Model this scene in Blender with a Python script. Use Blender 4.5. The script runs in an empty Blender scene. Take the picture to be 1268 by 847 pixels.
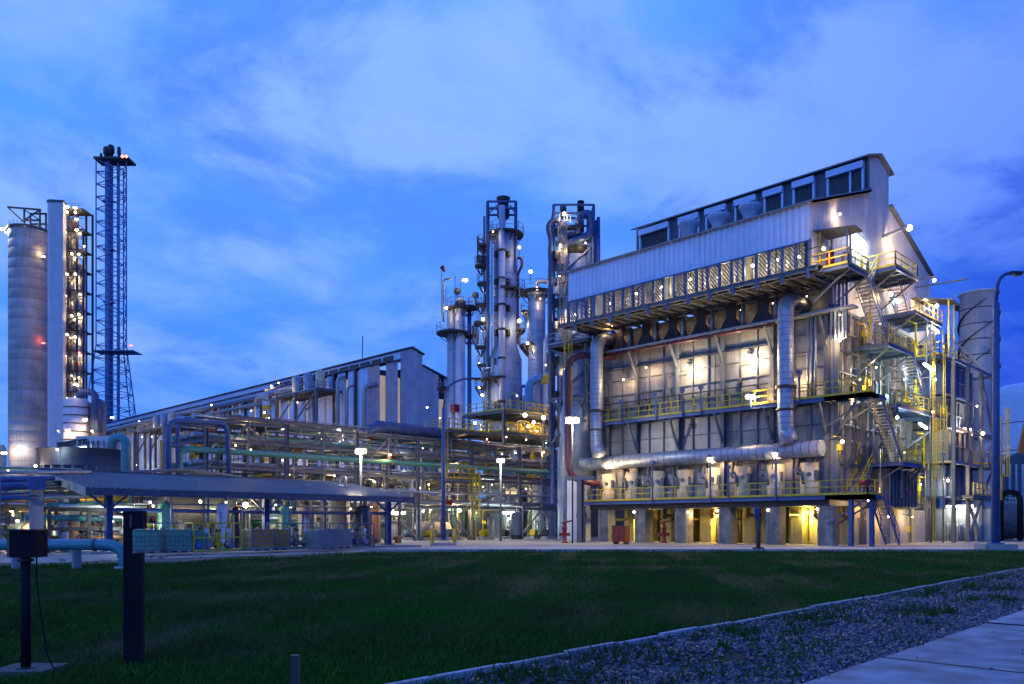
import bpy, math, random
import numpy as np
from mathutils import Vector, Matrix
R = random.Random(7)
SC = bpy.context.scene
COL = SC.collection
S2 = math.sqrt(2.0)

# ------------------------------------------------------------------ camera, sky, light
# world axes are the plant's own grid; the camera looks at 45 degrees between them
F_PX, HOR, CAMZ = 1010.0, 651.0, 1.5
cam = bpy.data.cameras.new('camera'); camo = bpy.data.objects.new('camera', cam); COL.objects.link(camo)
cam.sensor_width = 36.0; cam.lens = 36.0 * F_PX / 1268.0
cam.shift_y = (HOR - 423.5) / 1268.0
cam.clip_start = 0.1; cam.clip_end = 3000
camo.location = (0, 0, CAMZ); camo.rotation_euler = (math.radians(90), 0, math.radians(45))
SC.camera = camo
SC.view_settings.view_transform = 'Standard'; SC.view_settings.look = 'None'
SC.view_settings.exposure = 0.0; SC.view_settings.gamma = 1.0
SC.render.engine = 'CYCLES'
SC.cycles.max_bounces = 4; SC.cycles.diffuse_bounces = 2; SC.cycles.glossy_bounces = 2
SC.cycles.transmission_bounces = 2; SC.cycles.sample_clamp_indirect = 3.0
SC.cycles.caustics_reflective = False; SC.cycles.caustics_refractive = False

def build_world():
    w = bpy.data.worlds.new('World'); SC.world = w; w.use_nodes = True
    nt = w.node_tree; N = nt.nodes; L = nt.links; N.clear()
    def n(t, **k):
        o = N.new(t)
        for a, b in k.items(): setattr(o, a, b)
        return o
    def math_(op, a, b=None, c=None, clamp=False):
        o = n('ShaderNodeMath', operation=op, use_clamp=clamp)
        for i, v in enumerate((a, b, c)):
            if v is None: continue
            if isinstance(v, (int, float)): o.inputs[i].default_value = v
            else: L.new(v, o.inputs[i])
        return o.outputs[0]
    def mix(f, a, b):
        o = n('ShaderNodeMix', data_type='RGBA')
        for i, v in ((0, f), (6, a), (7, b)):
            if isinstance(v, tuple): o.inputs[i].default_value = (*v, 1)
            elif isinstance(v, (int, float)): o.inputs[i].default_value = v
            else: L.new(v, o.inputs[i])
        return o.outputs[2]
    def smooth(v, a, b, lo=0.0, hi=1.0):
        o = n('ShaderNodeMapRange', interpolation_type='SMOOTHSTEP'); L.new(v, o.inputs[0])
        for i, x in enumerate((a, b, lo, hi)): o.inputs[i + 1].default_value = x
        return o.outputs[0]
    tc = n('ShaderNodeTexCoord'); sep = n('ShaderNodeSeparateXYZ'); L.new(tc.outputs['Generated'], sep.inputs[0])
    x, y, z = sep.outputs
    right = math_('MULTIPLY', math_('ADD', x, y), 0.7071)          # along the dark eastern sky
    elev = math_('MAXIMUM', z, 0.0)
    # clear twilight blue: brighter low on the afterglow side, deep on the other
    side = smooth(math_('SUBTRACT', right, math_('MULTIPLY', z, 0.35)), -0.18, 0.58)
    low = mix(side, (0.055, 0.260, 1.02), (0.004, 0.042, 0.60))
    high = mix(side, (0.095, 0.350, 1.08), (0.040, 0.170, 0.90))
    clear = mix(smooth(elev, 0.05, 0.62), low, high)
    clear = mix(smooth(elev, 0.58, 0.95), clear, (0.020, 0.10, 0.70))     # deeper blue overhead, as after sunset
    # flattened cloud sheet
    k = math_('DIVIDE', 1.0, math_('ADD', elev, 0.28))
    comb = n('ShaderNodeCombineXYZ')
    L.new(math_('MULTIPLY', x, k), comb.inputs[0]); L.new(math_('MULTIPLY', y, k), comb.inputs[1])
    L.new(math_('MULTIPLY', elev, 0.8), comb.inputs[2])
    def noise(scale, detail, rough, off, dist=0.0, sx=1.0, sy=1.0):
        mp = n('ShaderNodeMapping'); L.new(comb.outputs[0], mp.inputs[0])
        mp.inputs['Location'].default_value = off
        mp.inputs['Rotation'].default_value = (0, 0, math.radians(32)); mp.inputs['Scale'].default_value = (sx, sy, 1)
        t = n('ShaderNodeTexNoise'); L.new(mp.outputs[0], t.inputs[0])
        t.inputs['Scale'].default_value = scale; t.inputs['Detail'].default_value = detail
        t.inputs['Roughness'].default_value = rough; t.inputs['Distortion'].default_value = dist
        return t.outputs[0]
    big = noise(1.15, 3, 0.5, (3.1, 1.7, 0.4), 0.1)
    det = noise(3.2, 9, 0.60, (0.3, 5.2, 1.4), 0.25, 1.0, 0.6)
    cover = math_('ADD', math_('MULTIPLY', big, 0.6), math_('MULTIPLY', det, 0.4))
    cov = smooth(cover, 0.385, 0.55)
    cov = math_('MULTIPLY', cov, smooth(elev, 0.02, 0.30, 0.25, 1.0))
    cov = math_('MULTIPLY', cov, math_('SUBTRACT', 1.0, math_('MULTIPLY', math_('MULTIPLY', side, smooth(elev, 0.12, 0.42, 1.0, 0.0)), 0.75)))
    cov = math_('MULTIPLY', cov, smooth(elev, 0.6, 0.95, 0.80, 0.35))
    cl_light = mix(side, (0.28, 0.475, 1.04), (0.14, 0.295, 0.96))
    cl_dark = mix(side, (0.080, 0.235, 0.90), (0.012, 0.065, 0.64))
    tone = smooth(noise(2.6, 9, 0.60, (7.7, 2.2, 3.0), 0.3), 0.36, 0.56)
    cloud = mix(tone, cl_dark, cl_light)
    sky = mix(cov, clear, cloud)
    # below the horizon: dark far land
    sky = mix(smooth(z, -0.02, 0.0), (0.01, 0.02, 0.05), sky)
    bg = n('ShaderNodeBackground'); L.new(sky, bg.inputs[0]); bg.inputs[1].default_value = 1.12
    out = n('ShaderNodeOutputWorld'); L.new(bg.outputs[0], out.inputs[0])
build_world()
# soft last light of the afterglow, from behind the camera's left shoulder
sun = bpy.data.lights.new('sun', 'SUN'); sun.energy = 0.46; sun.angle = math.radians(40); sun.color = (0.24, 0.44, 1.0)
suno = bpy.data.objects.new('sun', sun); COL.objects.link(suno)
suno.rotation_euler = Vector((-0.30, 0.95, -0.16)).to_track_quat('-Z', 'Y').to_euler()

# ------------------------------------------------------------------ measuring helpers
def P(px, d):                     # ground position seen at column px, at depth d
    r = (px - 634) / F_PX
    return (d * (r - 1) / S2, d * (r + 1) / S2)
def Z(py, d): return CAMZ + (HOR - py) * d / F_PX
def at(px, py, d): return (*P(px, d), Z(py, d))
def onX(px, X):
    r = (px - 634) / F_PX; d = X * S2 / (r - 1); return d * (r + 1) / S2, d
def onY(px, Y):
    r = (px - 634) / F_PX; d = Y * S2 / (r + 1); return d * (r - 1) / S2, d

# ------------------------------------------------------------------ materials
MATS = {}
def mat(name, col, rough=0.6, metal=0.0, var=0.12, scale=1.5, bump=0.0, bscale=20.0, streak=0.0, col2=None,
        emit=None, estr=0.0, spec=0.5, transmission=0.0, alpha=1.0, seam=0.0):
    if name in MATS: return MATS[name]
    m = bpy.data.materials.new(name); m.use_nodes = True; MATS[name] = m
    nt = m.node_tree; N = nt.nodes; L = nt.links
    b = N['Principled BSDF']
    b.inputs['Roughness'].default_value = rough; b.inputs['Metallic'].default_value = metal
    b.inputs['Specular IOR Level'].default_value = spec
    tc = N.new('ShaderNodeTexCoord')
    geo = N.new('ShaderNodeNewGeometry')
    nz = N.new('ShaderNodeTexNoise'); nz.inputs['Scale'].default_value = scale; nz.inputs['Detail'].default_value = 5
    L.new(geo.outputs['Position'], nz.inputs['Vector'])
    mr = N.new('ShaderNodeMapRange'); L.new(nz.outputs[0], mr.inputs[0])
    mr.inputs[1].default_value = 0.3; mr.inputs[2].default_value = 0.7
    mx = N.new('ShaderNodeMix'); mx.data_type = 'RGBA'; L.new(mr.outputs[0], mx.inputs[0])
    c2 = col2 if col2 else tuple(c * (1 - var * 1.6) for c in col)
    mx.inputs[6].default_value = (*c2, 1); mx.inputs[7].default_value = (*[min(1, c * (1 + var)) for c in col], 1)
    cur = mx.outputs[2]
    if streak > 0:
        mp = N.new('ShaderNodeMapping'); L.new(geo.outputs['Position'], mp.inputs[0]); mp.inputs['Scale'].default_value = (2.2, 2.2, 0.12)
        n2 = N.new('ShaderNodeTexNoise'); n2.inputs['Scale'].default_value = 1.6; n2.inputs['Detail'].default_value = 6
        L.new(mp.outputs[0], n2.inputs['Vector'])
        m2 = N.new('ShaderNodeMapRange'); L.new(n2.outputs[0], m2.inputs[0]); m2.inputs[1].default_value = 0.45; m2.inputs[2].default_value = 0.72
        m2.inputs[3].default_value = 0.0; m2.inputs[4].default_value = streak
        x2 = N.new('ShaderNodeMix'); x2.data_type = 'RGBA'; L.new(m2.outputs[0], x2.inputs[0]); L.new(cur, x2.inputs[6])
        x2.inputs[7].default_value = (col[0] * 0.45, col[1] * 0.36, col[2] * 0.28, 1); cur = x2.outputs[2]
    # each piece a shade of its own
    oi = N.new('ShaderNodeObjectInfo'); hs = N.new('ShaderNodeHueSaturation'); L.new(cur, hs.inputs['Color'])
    m3 = N.new('ShaderNodeMapRange'); L.new(oi.outputs['Random'], m3.inputs[0]); m3.inputs[3].default_value = 1 - var * 0.8; m3.inputs[4].default_value = 1 + var * 0.8
    L.new(m3.outputs[0], hs.inputs['Value']); cur = hs.outputs[0]
    L.new(cur, b.inputs['Base Color'])
    rr = N.new('ShaderNodeMapRange'); L.new(nz.outputs[0], rr.inputs[0]); rr.inputs[3].default_value = max(0.05, rough - 0.12); rr.inputs[4].default_value = min(1, rough + 0.12)
    L.new(rr.outputs[0], b.inputs['Roughness'])
    if bump > 0:
        n4 = N.new('ShaderNodeTexNoise'); n4.inputs['Scale'].default_value = bscale; n4.inputs['Detail'].default_value = 4
        L.new(geo.outputs['Position'], n4.inputs['Vector'])
        bp = N.new('ShaderNodeBump'); bp.inputs['Strength'].default_value = bump; bp.inputs['Distance'].default_value = 0.05
        L.new(n4.outputs[0], bp.inputs['Height']); L.new(bp.outputs[0], b.inputs['Normal'])
    if emit:
        b.inputs['Emission Color'].default_value = (*emit, 1); b.inputs['Emission Strength'].default_value = estr
    if transmission: b.inputs['Transmission Weight'].default_value = transmission
    if alpha < 1: b.inputs['Alpha'].default_value = alpha
    return m
steel = mat('painted_steel', (0.115, 0.135, 0.175), 0.5, 0.0, 0.15, streak=0.25)
dsteel = mat('dark_steel', (0.035, 0.038, 0.048), 0.55, 0.0, 0.2, streak=0.2)
bsteel = mat('blue_painted_steel', (0.055, 0.105, 0.27), 0.5, 0.0, 0.12, streak=0.2)
galv = mat('galvanised_steel', (0.32, 0.34, 0.37), 0.45, 0.55, 0.15, 2.0)
alu = mat('aluminium_jacket', (0.27, 0.33, 0.45), 0.45, 0.45, 0.10, 2.5, bump=0.12, bscale=6)
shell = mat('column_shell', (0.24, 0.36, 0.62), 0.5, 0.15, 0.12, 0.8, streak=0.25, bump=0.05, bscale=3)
panelm = mat('furnace_panel', (0.26, 0.265, 0.285), 0.5, 0.3, 0.2, 0.7, streak=0.4, bump=0.06, bscale=4)
clad = mat('wall_cladding', (0.58, 0.58, 0.63), 0.55, 0.1, 0.08, 0.8, streak=0.22)
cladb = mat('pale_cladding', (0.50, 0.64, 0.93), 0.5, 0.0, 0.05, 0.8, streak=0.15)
dclad = mat('dark_cladding', (0.08, 0.10, 0.15), 0.6, 0.0, 0.15, streak=0.2)
roofm = mat('roof_sheeting', (0.16, 0.19, 0.25), 0.5, 0.2, 0.12, 0.9)
yel = mat('yellow_paint', (0.56, 0.43, 0.015), 0.5, 0.0, 0.12, streak=0.15)
red = mat('red_paint', (0.24, 0.012, 0.014), 0.45, 0.0, 0.15)
maroon = mat('oxide_red_paint', (0.065, 0.012, 0.03), 0.5, 0.0, 0.15)
teal = mat('teal_paint', (0.055, 0.25, 0.30), 0.42, 0.0, 0.08)
greenp = mat('green_paint', (0.07, 0.27, 0.22), 0.5, 0.0, 0.12)
bluep = mat('blue_paint', (0.05, 0.22, 0.60), 0.45, 0.0, 0.12)
dconc = mat('dark_concrete', (0.10, 0.10, 0.10), 0.9, 0, 0.2, 3, bump=0.3)  # darker grey concrete, tone varied at random
conc = mat('concrete', (0.36, 0.36, 0.36), 0.85, 0.0, 0.14, 0.9, bump=0.2, bscale=9, streak=0.3)
pierc = mat('lamplit_pier_concrete', (0.50, 0.43, 0.20), 0.85, 0.0, 0.16, 0.9, bump=0.2, bscale=9, streak=0.35)  # rear piers: yellow of the lamplight is mixed into the concrete colour
siloc = mat('silo_concrete', (0.42, 0.43, 0.47), 0.85, 0.0, 0.16, 0.25, bump=0.1, bscale=2, streak=0.35)
whitew = mat('white_coating', (0.62, 0.64, 0.72), 0.55, 0.0, 0.06, 0.5, streak=0.12)
cream = mat('cream_lining', (0.60, 0.52, 0.38), 0.7, 0.0, 0.15, 1.5, streak=0.3)
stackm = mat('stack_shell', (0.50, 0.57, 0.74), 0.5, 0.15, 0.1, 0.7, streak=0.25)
black = mat('black_rubber', (0.012, 0.013, 0.02), 0.8, spec=0.12)
orange = mat('orange_paint', (0.80, 0.17, 0.02), 0.5)
toteg = mat('green_plastic', (0.20, 0.50, 0.28), 0.4, 0.0, 0.15)
toteo = mat('orange_plastic', (0.80, 0.33, 0.03), 0.4, 0.0, 0.15)
totew = mat('grey_plastic', (0.30, 0.33, 0.32), 0.45, 0.0, 0.15)
rust = mat('rusty_steel', (0.22, 0.11, 0.06), 0.8, 0.0, 0.25, 3)
def glow(name, c, s): return mat(name, (0.8, 0.8, 0.8), 0.4, emit=c, estr=s, var=0.0)
WARM, WHITE, AMBER, REDL, GREENW, CYAN = (1, 0.64, 0.29), (0.93, 1.0, 0.92), (1, 0.55, 0.22), (1, 0.12, 0.06), (0.95, 1.0, 0.55), (0.6, 1.0, 0.95)
GL = {WARM: glow('warm_lens', (1, 0.80, 0.50), 14), WHITE: glow('white_lens', WHITE, 14), AMBER: glow('amber_lens', (1, 0.62, 0.28), 12),
      REDL: glow('red_lens', REDL, 8), GREENW: glow('lime_lens', (1, 1, 0.6), 12), CYAN: glow('cyan_lens', CYAN, 12)}
litstrip = mat('lit_translucent_sheet', (0.55, 0.48, 0.36), 0.5, emit=(1.0, 0.72, 0.35), estr=0.28, var=0.2, scale=0.5)
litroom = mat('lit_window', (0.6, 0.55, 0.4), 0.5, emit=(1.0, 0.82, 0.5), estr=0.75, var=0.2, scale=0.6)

# ------------------------------------------------------------------ mesh builder
class MB:
    def __init__(s): s.v = []; s.f = []; s.s = []
    def add(s, vs, fs, smooth=False):
        o = len(s.v); s.v.extend([tuple(p) for p in vs]); s.f.extend([tuple(i + o for i in f) for f in fs]); s.s.extend([smooth] * len(fs)); return s
    def box(s, x0, y0, z0, x1, y1, z1):
        vs = [(x, y, z) for z in (z0, z1) for y in (y0, y1) for x in (x0, x1)]
        return s.add(vs, [(0, 2, 3, 1), (4, 5, 7, 6), (0, 1, 5, 4), (2, 6, 7, 3), (0, 4, 6, 2), (1, 3, 7, 5)])
    def bar(s, p, q, w, h=None, up=(0, 0, 1)):
        h = h or w; p = Vector(p); q = Vector(q); d = (q - p)
        if d.length < 1e-6: return s
        d.normalize(); u = Vector(up)
        if abs(d.dot(u)) > 0.98: u = Vector((1, 0, 0))
        a = d.cross(u).normalized(); b = a.cross(d)
        a = a * w / 2; b = b * h / 2
        vs = [p - a - b, p + a - b, p + a + b, p - a + b, q - a - b, q + a - b, q + a + b, q - a + b]
        return s.add(vs, [(3, 2, 1, 0), (4, 5, 6, 7), (0, 1, 5, 4), (1, 2, 6, 5), (2, 3, 7, 6), (3, 0, 4, 7)])
    def ibeam(s, p, q, w, h, t=None, up=(0, 0, 1)):
        t = t or min(w, h) * 0.14; p = Vector(p); q = Vector(q); d = (q - p).normalized(); u = Vector(up)
        if abs(d.dot(u)) > 0.98: u = Vector((0, 1, 0))
        a = d.cross(u).normalized(); b = a.cross(d)
        s.bar(p + b * (h / 2 - t / 2), q + b * (h / 2 - t / 2), w, t, up=u); s.bar(p - b * (h / 2 - t / 2), q - b * (h / 2 - t / 2), w, t, up=u)
        return s.bar(p, q, t, h - 2 * t, up=u)
    def cyl(s, p, q, r, r2=None, n=14, cap=True):
        return s.tube([p, q], r, n, cap, r2)
    def tube(s, path, r, n=10, cap=True, r2=None):
        pts = [Vector(p) for p in path]; m = len(pts); rings = []
        t0 = (pts[1] - pts[0]).normalized(); u = Vector((0, 0, 1)) if abs(t0.z) < 0.9 else Vector((1, 0, 0))
        a = t0.cross(u).normalized()
        for i, p in enumerate(pts):
            t = (pts[min(i + 1, m - 1)] - pts[max(i - 1, 0)])
            if t.length < 1e-9: t = t0
            t.normalize(); a = (a - t * a.dot(t)).normalized(); b = t.cross(a)
            rr = r if r2 is None else r + (r2 - r) * i / (m - 1)
            rings.append([p + (a * math.cos(k * 2 * math.pi / n) + b * math.sin(k * 2 * math.pi / n)) * rr for k in range(n)])
        vs = [v for ring in rings for v in ring]
        fs = [(i * n + k, i * n + (k + 1) % n, (i + 1) * n + (k + 1) % n, (i + 1) * n + k) for i in range(m - 1) for k in range(n)]
        s.add(vs, fs, True)
        if cap:
            o = len(s.v) - len(vs); s.f.append(tuple(o + k for k in reversed(range(n)))); s.f.append(tuple(o + (m - 1) * n + k for k in range(n))); s.s += [False, False]
        return s
    def lathe(s, prof, cx, cy, n=24, smooth=True):
        vs = []; m = len(prof)
        for r, z in prof:
            for k in range(n):
                a = 2 * math.pi * k / n; vs.append((cx + r * math.cos(a), cy + r * math.sin(a), z))
        fs = [(i * n + k, i * n + (k + 1) % n, (i + 1) * n + (k + 1) % n, (i + 1) * n + k) for i in range(m - 1) for k in range(n)]
        return s.add(vs, fs, smooth)
    def ball(s, c, r, n=10, m=6):
        prof = [(max(1e-4, r * math.sin(math.pi * i / m)), c[2] - r * math.cos(math.pi * i / m)) for i in range(m + 1)]
        return s.lathe(prof, c[0], c[1], n)
    def poly(s, outline, ext):      # outline: 3-D points, ext: extrusion vector
        n = len(outline); e = Vector(ext); a = [Vector(p) for p in outline]; vs = a + [p + e for p in a]
        return s.add(vs, [tuple(reversed(range(n))), tuple(range(n, 2 * n))] + [(i, (i + 1) % n, n + (i + 1) % n, n + i) for i in range(n)])
    def mesh(s, name, m, origin=(0, 0, 0)):
        me = bpy.data.meshes.new(name); o = Vector(origin)
        me.from_pydata([(v[0] - o.x, v[1] - o.y, v[2] - o.z) for v in s.v], [], s.f); me.materials.append(m)
        me.polygons.foreach_set('use_smooth', s.s); me.update(); return me
    def build(s, name, m, parent=None):
        o = bpy.data.objects.new(name, s.mesh(name, m, WP(parent))); COL.objects.link(o)
        if parent: o.parent = parent
        WORLD[o] = WP(parent); return o
WORLD = {}
def WP(o): return WORLD[o] if o is not None else (0, 0, 0)
def bend(pts, r, k=5):              # round the corners of a path
    out = [Vector(pts[0])]
    for i in range(1, len(pts) - 1):
        a, b, c = Vector(pts[i - 1]), Vector(pts[i]), Vector(pts[i + 1])
        r1 = min(r, (a - b).length * 0.49); r2 = min(r, (c - b).length * 0.49)
        p = b + (a - b).normalized() * r1; q = b + (c - b).normalized() * r2
        for j in range(k + 1):
            t = j / k; out.append(p * (1 - t) ** 2 + b * 2 * t * (1 - t) + q * t * t)
    out.append(Vector(pts[-1])); return out
def piece(name, me, loc, parent=None, rz=0.0, rot=None):
    o = bpy.data.objects.new(name, me); COL.objects.link(o); w = WP(parent)
    o.location = (loc[0] - w[0], loc[1] - w[1], loc[2] - w[2]); o.rotation_euler = rot or (0, 0, rz)
    if parent: o.parent = parent
    WORLD[o] = tuple(loc); return o
def tag(o, label, cat, group=None, kind=None):
    o['label'] = label; o['category'] = cat
    if group: o['group'] = group
    if kind: o['kind'] = kind
    return o
def thing(name, label, cat, loc=(0, 0, 0), group=None, rz=0.0):
    o = bpy.data.objects.new(name, None); COL.objects.link(o); o.location = loc; o.empty_display_size = 0.5
    WORLD[o] = tuple(loc); o.rotation_euler = (0, 0, rz)
    return tag(o, label, cat, group)
def struct(o, kind='structure'): o['kind'] = kind; return o

def lamp(parent, loc, c=WARM, power=120.0, r=0.13, off=(0, 0, -0.35), label=None, stem=None):
    """a round fitting: hood, glass globe and the light it gives"""
    x, y, z = loc; r *= .8
    if r > .25: return flood(parent, loc, c, power * 1.3, r * 1.25, off)
    h = MB().cyl((x, y, z + r * 0.85), (x, y, z + r * 1.7), r * .95, r * 0.5, 8)
    if stem: h.tube([(x, y, z + r * 1.8), (x, y, z + r * 2.4), stem], 0.04, 5)
    else: h.tube([(x, y, z + r * 1.7), (x - .1, y + .1, z + r * 2.4), (x - .4, y + .4, z + r * 2.2), (x - .45, y + .45, z - 1.1)], 0.035, 5)
    ho = h.build('lamp', dsteel, parent)
    if label: ho['label'] = label
    MB().ball(loc, r, 8, 5).build('lens', GL.get(c, GL[WARM]), ho)
    add_light(ho, (x + off[0], y + off[1], z + off[2]), c, power)
    return ho
def flood(parent, loc, c, power, r, off):
    """bank of square floodlight heads on a short crossbar"""
    vw = Vector((1, -1, 0)).normalized(); rt = Vector((1, 1, 0)).normalized(); p = Vector(loc)
    h = MB().bar(p - rt * r * 1.2 - vw * .1, p + rt * r * 1.2 - vw * .1, .07).bar(p - vw * .1, p - vw * .1 - Vector((0, 0, r * 1.4)), .08)
    for s in (-1, 1): q = p + rt * s * r * .62; h.bar(q - vw * .12, q + vw * .05 - Vector((0, 0, .03)), r * 1.15, r * 1.15)
    ho = h.build('lamp', dsteel, parent); l = MB()
    for s in (-1, 1): q = p + rt * s * r * .62; l.cyl(q + vw * .052 - Vector((0, 0, .03)), q + vw * .10 - Vector((0, 0, .036)), r * .52, r * .42, 14)
    l.build('lens', GL.get(c, GL[WARM]), ho)
    add_light(ho, tuple(p + vw * .4 + Vector(off) * .6), c, power, .15); return ho
def add_light(parent, loc, c, power, radius=0.12):
    l = bpy.data.lights.new('lamp_light', 'POINT'); l.energy = power; l.color = c; l.shadow_soft_size = radius
    o = bpy.data.objects.new('lamp_light', l); COL.objects.link(o); w = WP(parent)
    o.location = (loc[0] - w[0], loc[1] - w[1], loc[2] - w[2]); o.parent = parent
    return o
def tube_lamp(parent, p, q, c=WHITE, power=200, r=0.11):
    p = Vector(p); q = Vector(q); up = Vector((0, 0, r * 1.3))
    h = MB().bar(p + up, q + up, r * 2.6, r).build('lamp', galv, parent)
    MB().cyl(p, q, r, None, 8).build('lens', GL[c], h)
    for k in (0.25, 0.75): add_light(h, p.lerp(q, k) - Vector((0, 0, 0.3)), c, power / 2)
    return h

def rail_mesh(mb, pts, hgt=1.1, step=1.15, r=0.034):
    for a, b in zip(pts[:-1], pts[1:]):
        a = Vector(a); b = Vector(b); n = max(1, round((b - a).length / step))
        for k in range(n + 1):
            p = a.lerp(b, k / n); mb.bar(p, p + Vector((0, 0, hgt)), r * 2)
        for h in (hgt, hgt * 0.55): mb.bar(a + Vector((0, 0, h)), b + Vector((0, 0, h)), r * 2)
        mb.bar(a + Vector((0, 0, 0.09)), b + Vector((0, 0, 0.09)), 0.02, 0.15)
    return mb
def walkway(parent, x0, y0, x1, y1, z, edges, name='walkway', m=None, rm=None, t=0.28, grating=True):
    """steel platform with joists, grating and rails on the listed edges"""
    m = m or steel; mb = MB()
    for y in (y0, y1): mb.ibeam((x0, y, z - t / 2), (x1, y, z - t / 2), 0.14, t)
    for x in (x0, x1): mb.ibeam((x, y0, z - t / 2), (x, y1, z - t / 2), 0.14, t)
    lx, ly = x1 - x0, y1 - y0; n = max(1, int(max(lx, ly) / 1.5))
    for k in range(1, n):
        if lx > ly: mb.bar((x0 + lx * k / n, y0, z - t / 2), (x0 + lx * k / n, y1, z - t / 2), 0.08, t * 0.7)
        else: mb.bar((x0, y0 + ly * k / n, z - t / 2), (x1, y0 + ly * k / n, z - t / 2), 0.08, t * 0.7)
    w = mb.build(name, m, parent)
    MB().box(x0 + 0.01, y0 + 0.01, z + 0.003, x1 - 0.01, y1 - 0.01, z + 0.04).build('deck', dsteel, w)
    C = {'s': [(x0, y0), (x1, y0)], 'n': [(x0, y1), (x1, y1)], 'w': [(x0, y0), (x0, y1)], 'e': [(x1, y0), (x1, y1)]}
    for e in edges:
        c = C[e]; rail_mesh(MB(), [(c[0][0], c[0][1], z + 0.04), (c[1][0], c[1][1], z + 0.04)]).build('guardrail', rm or yel, w)
    return w
TREAD = {}
def stair(parent, p0, p1, width, axis='y', rm=None, m=None):
    """flight from p0 (top) down to p1, running along axis; treads one by one"""
    p0 = Vector(p0); p1 = Vector(p1); mb = MB(); s = Vector((width / 2, 0, 0)) if axis == 'y' else Vector((0, width / 2, 0))
    for k in (-1, 1): mb.bar(p0 + s * k, p1 + s * k, 0.06, 0.26)
    st = mb.build('stair', m or bsteel, parent)
    n = max(2, int(abs(p0.z - p1.z) / 0.22)); key = (width, axis)
    if key not in TREAD:
        w = width - 0.06
        TREAD[key] = (MB().box(-w / 2, -0.13, -0.02, w / 2, 0.13, 0.02) if axis == 'y' else MB().box(-0.13, -w / 2, -0.02, 0.13, w / 2, 0.02)).mesh('tread', galv)
    for i in range(1, n):
        q = p0.lerp(p1, i / n); piece('tread', TREAD[key], q, st)
    rb = MB()
    for k in (-1, 1):
        a, b = p0 + s * k, p1 + s * k; nn = max(1, round((b - a).length / 1.4))
        for j in range(nn + 1):
            q = a.lerp(b, j / nn); rb.bar(q, q + Vector((0, 0, 1.0)), 0.05)
        for h in (1.0, 0.55): rb.bar(a + Vector((0, 0, h)), b + Vector((0, 0, h)), 0.05)
    rb.build('handrail', rm or yel, st); return st
def ladder(parent, x, y, z0, z1, nx=1.0, ny=0.0, cage=True, m=None, name='ladder'):
    """caged ladder; (nx, ny) points out from the wall it climbs"""
    m = m or yel; mb = MB(); tx, ty = -ny, nx
    for k in (-0.25, 0.25): mb.bar((x + tx * k, y + ty * k, z0), (x + tx * k, y + ty * k, z1), 0.06)
    z = z0 + 0.3
    while z < z1: mb.bar((x + tx * .25, y + ty * .25, z), (x - tx * .25, y - ty * .25, z), 0.035); z += 0.35
    l = mb.build(name, m, parent)
    if cage:
        c = MB(); ang = [math.radians(a) for a in (-90, -50, 0, 50, 90)]
        rad = 0.42; pts = [(x + nx * (0.35 * math.cos(a) + 0.35) * 1.0 + tx * rad * math.sin(a), y + ny * (0.35 * math.cos(a) + 0.35) + ty * rad * math.sin(a)) for a in ang]
        z = z0 + 2.3
        while z <= z1 + 0.9:
            for a, b in zip(pts[:-1], pts[1:]): c.bar((*a, z), (*b, z), 0.05)
            z += 0.9
        for a in pts: c.bar((*a, z0 + 2.3), (*a, z1 + 0.9), 0.045)
        c.build('ladder_cage', m, l)
    return l
def corr_sheet(w, h, depth=0.05, ribs=3, t=0.0):
    """profiled sheet in local x (width) / z (height), ribs stand out to -y; top and bottom closed"""
    xs = []; u = w / ribs
    for i in range(ribs):
        b = -w / 2 + i * u; xs += [(b, 0), (b + u * 0.5, 0), (b + u * 0.62, -depth), (b + u * 0.88, -depth)]
    xs.append((w / 2, 0)); mb = MB(); n = len(xs)
    vs = [(x, y, 0) for x, y in xs] + [(x, y, h) for x, y in xs]
    mb.add(vs, [(i, i + 1, n + i + 1, n + i) for i in range(n - 1)])
    mb.add([(-w / 2, 0.03, 0), (w / 2, 0.03, 0), (w / 2, 0.03, h), (-w / 2, 0.03, h)], [(0, 3, 2, 1)])
    return mb

# ------------------------------------------------------------------ the ground
def G(px, y):
    d = CAMZ * F_PX / (y - HOR); return P(px, d)
def L2(lat, d): return ((lat - d) / S2, (lat + d) / S2)
def np_mesh(name, verts, faces_n, idx, m):
    me = bpy.data.meshes.new(name); me.vertices.add(len(verts)); me.vertices.foreach_set('co', verts.astype(np.float32).ravel())
    nf = len(idx) // faces_n; me.loops.add(len(idx)); me.loops.foreach_set('vertex_index', idx.astype(np.int32))
    me.polygons.add(nf); me.polygons.foreach_set('loop_start', np.arange(nf, dtype=np.int32) * faces_n)
    me.update(calc_edges=True); me.materials.append(m)
    o = bpy.data.objects.new(name, me); COL.objects.link(o); return o
KX, PX_ = -5.78, -3.13          # kerb line and path edge, both swinging slightly off the grid with distance
def kx(Y): return KX - 0.049 * Y
def px_(Y): return PX_ - 0.033 * Y
def swing(mb, k):
    mb.v = [(x - k * y, y, z) for x, y, z in mb.v]; return mb
def lawn_edge(lat):             # far edge of the lawn as a depth, by side offset
    pts = [(-60, 26), (-19, 28.6), (-13.8, 32.6), (-7.3, 45.0), (-5, 46.5), (40, 47.3)]
    for (a, b), (c, d) in zip(pts[:-1], pts[1:]):
        if lat <= c: return b + (d - b) * (lat - a) / (c - a)
    return 47.3
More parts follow.
